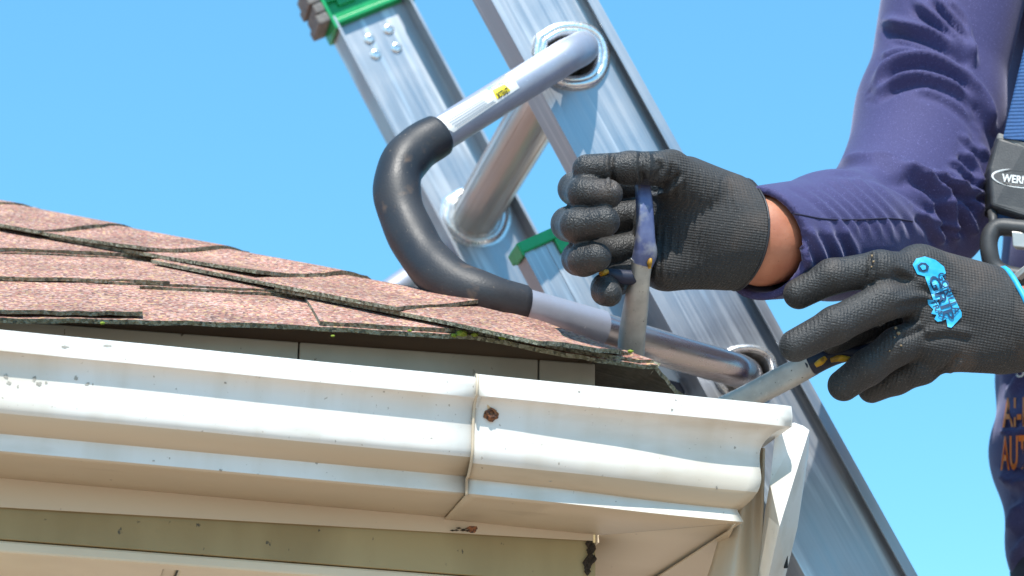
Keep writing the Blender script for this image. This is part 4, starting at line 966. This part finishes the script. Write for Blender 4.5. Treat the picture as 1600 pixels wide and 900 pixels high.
# orange and white lettering on the shirt side
text_on(SHIRT_BVH, 'AI-E', (1566, 668), (42, -2), (0, -46), M['orange'], shirt, 'lettering', .0035, .02)
text_on(SHIRT_BVH, 'AUTI', (1563, 736), (44, -3), (0, -54), M['orange'], shirt, 'lettering', .0035, .02)
text_on(SHIRT_BVH, 'U', (1586, 590), (14, 0), (2, -18), M['white_paper'], shirt, 'lettering', .0035, .02)

# ------------------------------------------------------------------ harness
har = empty('harness', tuple(at(1620, 300, .2))); attach(har, person); har.location = Vector(at(1620, 300, .2)) - wloc(person)
M['plate'] = mat('dark grey moulded plastic', (.045, .045, .047), .5, col2=(.06, .06, .06), nscale=80, bump=.3, bscale=700, bdist=.0006)
def webbing_mat():
    m = mat('blue woven webbing', (.010, .062, .19), .7, col2=(.014, .085, .24), nscale=500); nt = m.node_tree; N = nt.nodes; L = nt.links; b = N['Principled BSDF']
    tc = N.new('ShaderNodeTexCoord'); w = N.new('ShaderNodeTexWave'); w.bands_direction = 'Z'; w.inputs['Scale'].default_value = 85; w.inputs['Distortion'].default_value = .4; L.new(tc.outputs['Object'], w.inputs['Vector'])
    bp = N.new('ShaderNodeBump'); bp.inputs['Strength'].default_value = .8; bp.inputs['Distance'].default_value = .001; L.new(w.outputs['Fac'], bp.inputs['Height']); L.new(bp.outputs[0], b.inputs['Normal']); return m
M['webbing'] = webbing_mat()
def slab(front, back_dy, m, parent, name, bv=.003):
    V = [at(*p) for p in front]; n = len(V); W = [v + np.array((.006, back_dy, 0)) for v in V]
    F = [tuple(range(n))[::-1], tuple(range(n, 2 * n))] + [(i, (i + 1) % n, n + (i + 1) % n, n + i) for i in range(n)]
    o = mesh_obj(name, V + W, F, m, parent); bm = bmesh.new(); bm.from_mesh(o.data); bmesh.ops.recalc_face_normals(bm, faces=bm.faces[:]); bm.to_mesh(o.data); bm.free()
    bevel(o, bv, 3); return o
pl = slab([(1560, 212, .150), (1600, 228, .140), (1720, 240, .120), (1720, 352, .120), (1600, 338, .140), (1549, 322, .150), (1546, 262, .151)], .030, M['plate'], har, 'chest_plate', .0035)
slab([(1560, 206, .152), (1602, 222, .142), (1720, 234, .122), (1720, 244, .122), (1600, 232, .142), (1557, 217, .152)], .022, mat('plate plastic with painted top light', (.19, .185, .175), .55), pl, 'plate_rim', .002)  # top bevel coloured lighter than the plate, light from above painted in
PB = bvh_of(pl)
el = [(1593 + 44 * math.cos(t), 279 + 14.5 * math.sin(t) + (44 * math.cos(t)) * .10) for t in np.linspace(0, 2 * math.pi, 40, endpoint=False)]
el2 = [(1593 + 41 * math.cos(t), 279 + 12 * math.sin(t) + (41 * math.cos(t)) * .10) for t in np.linspace(0, 2 * math.pi, 40, endpoint=False)]
def flat_poly(pts, m, parent, name, off):
    V = [hit(PB, x, y, off) for x, y in pts]; V = [v for v in V if v is not None]; return mesh_obj(name, V, [tuple(range(len(V)))[::-1]], m, parent)
flat_poly(el, M['white_paper'], pl, 'badge', .0007); flat_poly(el2, M['plate'], pl, 'badge_field', .0011)
text_on(PB, 'WERNER', (1565, 284), (58, 6), (1, -12.5), M['white_paper'], pl, 'badge_lettering', .0015, .03)
slab([(1566, 216, .148), (1600, 72, .160), (1640, -80, .170), (1760, -80, .150), (1710, 72, .140), (1690, 232, .122)], .004, M['webbing'], har, 'shoulder_strap', .0012)
slab([(1556, 318, .158), (1700, 345, .130), (1700, 372, .132), (1555, 356, .160)], .006, M['webbing'], har, 'chest_strap', .0012)
slab([(1625, 430, .160), (1720, 440, .140), (1760, 1000, .17), (1680, 1000, .18)], .004, M['webbing'], har, 'lower_strap', .0012)
bp_ = A([(1720, 372, .118), (1640, 363, .128), (1590, 357, .140), (1558, 356, .148), (1546, 372, .150), (1546, 395, .150), (1553, 416, .150), (1572, 428, .146), (1620, 436, .136), (1720, 446, .118)])
V, F = tube(catmull(bp_, 6), .0078, 14); bk = mesh_obj('buckle', V, F, M['plate'], har, True)
slab([(1580, 360, .136), (1640, 366, .126), (1640, 392, .126), (1582, 386, .136)], .006, mat('brushed buckle steel', (.42, .41, .38), .4, .6), bk, 'buckle_tab', .0015)
tg = slab([(1583, 428, .128), (1604, 412, .124), (1606, 421, .124), (1588, 436, .128)], .003, mat('small metal tag', (.35, .33, .30), .4, .5), bk, 'tag', .0006)
V, F = tube(A([(1550, 330, .158), (1552, 345, .156), (1550, 360, .154)]), .004, 10); mesh_obj('strap_loop', V, F, M['plate'], har, True)

# ------------------------------------------------------------------ hand tools
M['steel'] = mat('worn grey tool steel', (.56, .55, .51), .5, .3, col2=(.44, .43, .40), nscale=70, lo=.35, hi=.65, rough2=.6,
                 stains=((230, .62, .70, (.55, .54, .50), (1, 1, 1)), (320, .68, .73, (.07, .06, .05), (1, 1, 1))), bump=.35, bscale=160)
M['tool_blue'] = mat('worn blue tool paint', (.15, .18, .33), .45, .25, col2=(.07, .09, .22), nscale=70, stains=((60, .48, .66, (.36, .37, .40), (1, 1, 1)),), bump=.2, bscale=200)
M['tool_dark'] = mat('dark blue rubber grip', (.016, .022, .055), .5, col2=(.012, .015, .03), nscale=90, bump=.2, bscale=300)
M['tool_yellow'] = mat('scuffed yellow paint', (.60, .33, .015), .5, col2=(.30, .15, .01), nscale=160, lo=.45, hi=.6)
SQ = [(np.sign(math.cos(t)) * abs(math.cos(t)) ** .6 * .8, np.sign(math.sin(t)) * abs(math.sin(t)) ** .55) for t in np.linspace(0, 2 * math.pi, 32, endpoint=False)]
def bar(pts, m, parent, name, sect=SQ, upv=(0, 1, 0), n=6):
    P = catmull([np.r_[at(*p[:3]), p[3] * .00049] for p in pts], n); V, F = tube(P[:, :3], P[:, 3], 32, True, sect, upv); return mesh_obj(name, V, F, m, parent, 40)
t1 = empty('pry_tool', tuple(at(985, 575, .150)), 'worn grey upright bar with blue lever held in the clenched glove', 'hand tool', 'hand tools held over the gutter')
b1 = bar([(1003, 405, .066, 17), (1001, 430, .074, 15), (996, 460, .090, 18), (992, 490, .108, 20), (988, 520, .126, 21), (986, 548, .142, 21.5), (985, 578, .151, 21.5)], M['steel'], t1, 'shank')
bar([(1004, 290, .056, 12), (1007, 320, .052, 13), (1008, 350, .054, 14), (1008, 378, .058, 16), (1008, 395, .062, 18.5), (1003, 412, .067, 17)], M['tool_blue'], t1, 'handle')
bar([(1002, 434, .076, 12), (975, 433, .076, 12), (955, 430, .076, 11), (940, 427, .078, 8)], M['tool_dark'], t1, 'lever', None)
bar([(950, 424, .070, 3.5), (943, 426, .070, 5.5), (938, 430, .072, 4)], M['tool_yellow'], t1, 'yellow_tip', None)
bar([(1017, 404, .0575, 2.5), (1015, 411, .058, 4), (1015, 419, .0605, 2.5)], M['tool_yellow'], t1, 'yellow_mark', None)
t2 = empty('pry_tool', tuple(at(1130, 640, .150)), 'grey steel bar with blue and yellow grip under the spread glove', 'hand tool', 'hand tools held over the gutter')
SQ2 = [(c * 1.25, s) for c, s in SQ]
bar([(1115, 646, .156, 20), (1165, 622, .136, 20), (1225, 591, .112, 20.5), (1268, 569, .096, 19)], M['steel'], t2, 'shank', SQ2)
bar([(1262, 572, .098, 19.5), (1290, 560, .090, 17), (1318, 553, .084, 14), (1345, 552, .080, 13), (1385, 540, .077, 14), (1440, 515, .074, 14), (1470, 505, .075, 12)], M['tool_dark'], t2, 'grip', None)
bar([(1274, 571, .082, 4), (1283, 565, .080, 5.5), (1290, 559, .079, 3.5)], M['tool_yellow'], t2, 'yellow_mark', None)
bar([(1298, 563, .0775, 3.5), (1312, 560, .0755, 5.5), (1328, 562, .0745, 4.5), (1336, 565, .0745, 2.5)], M['tool_yellow'], t2, 'yellow_mark', None)
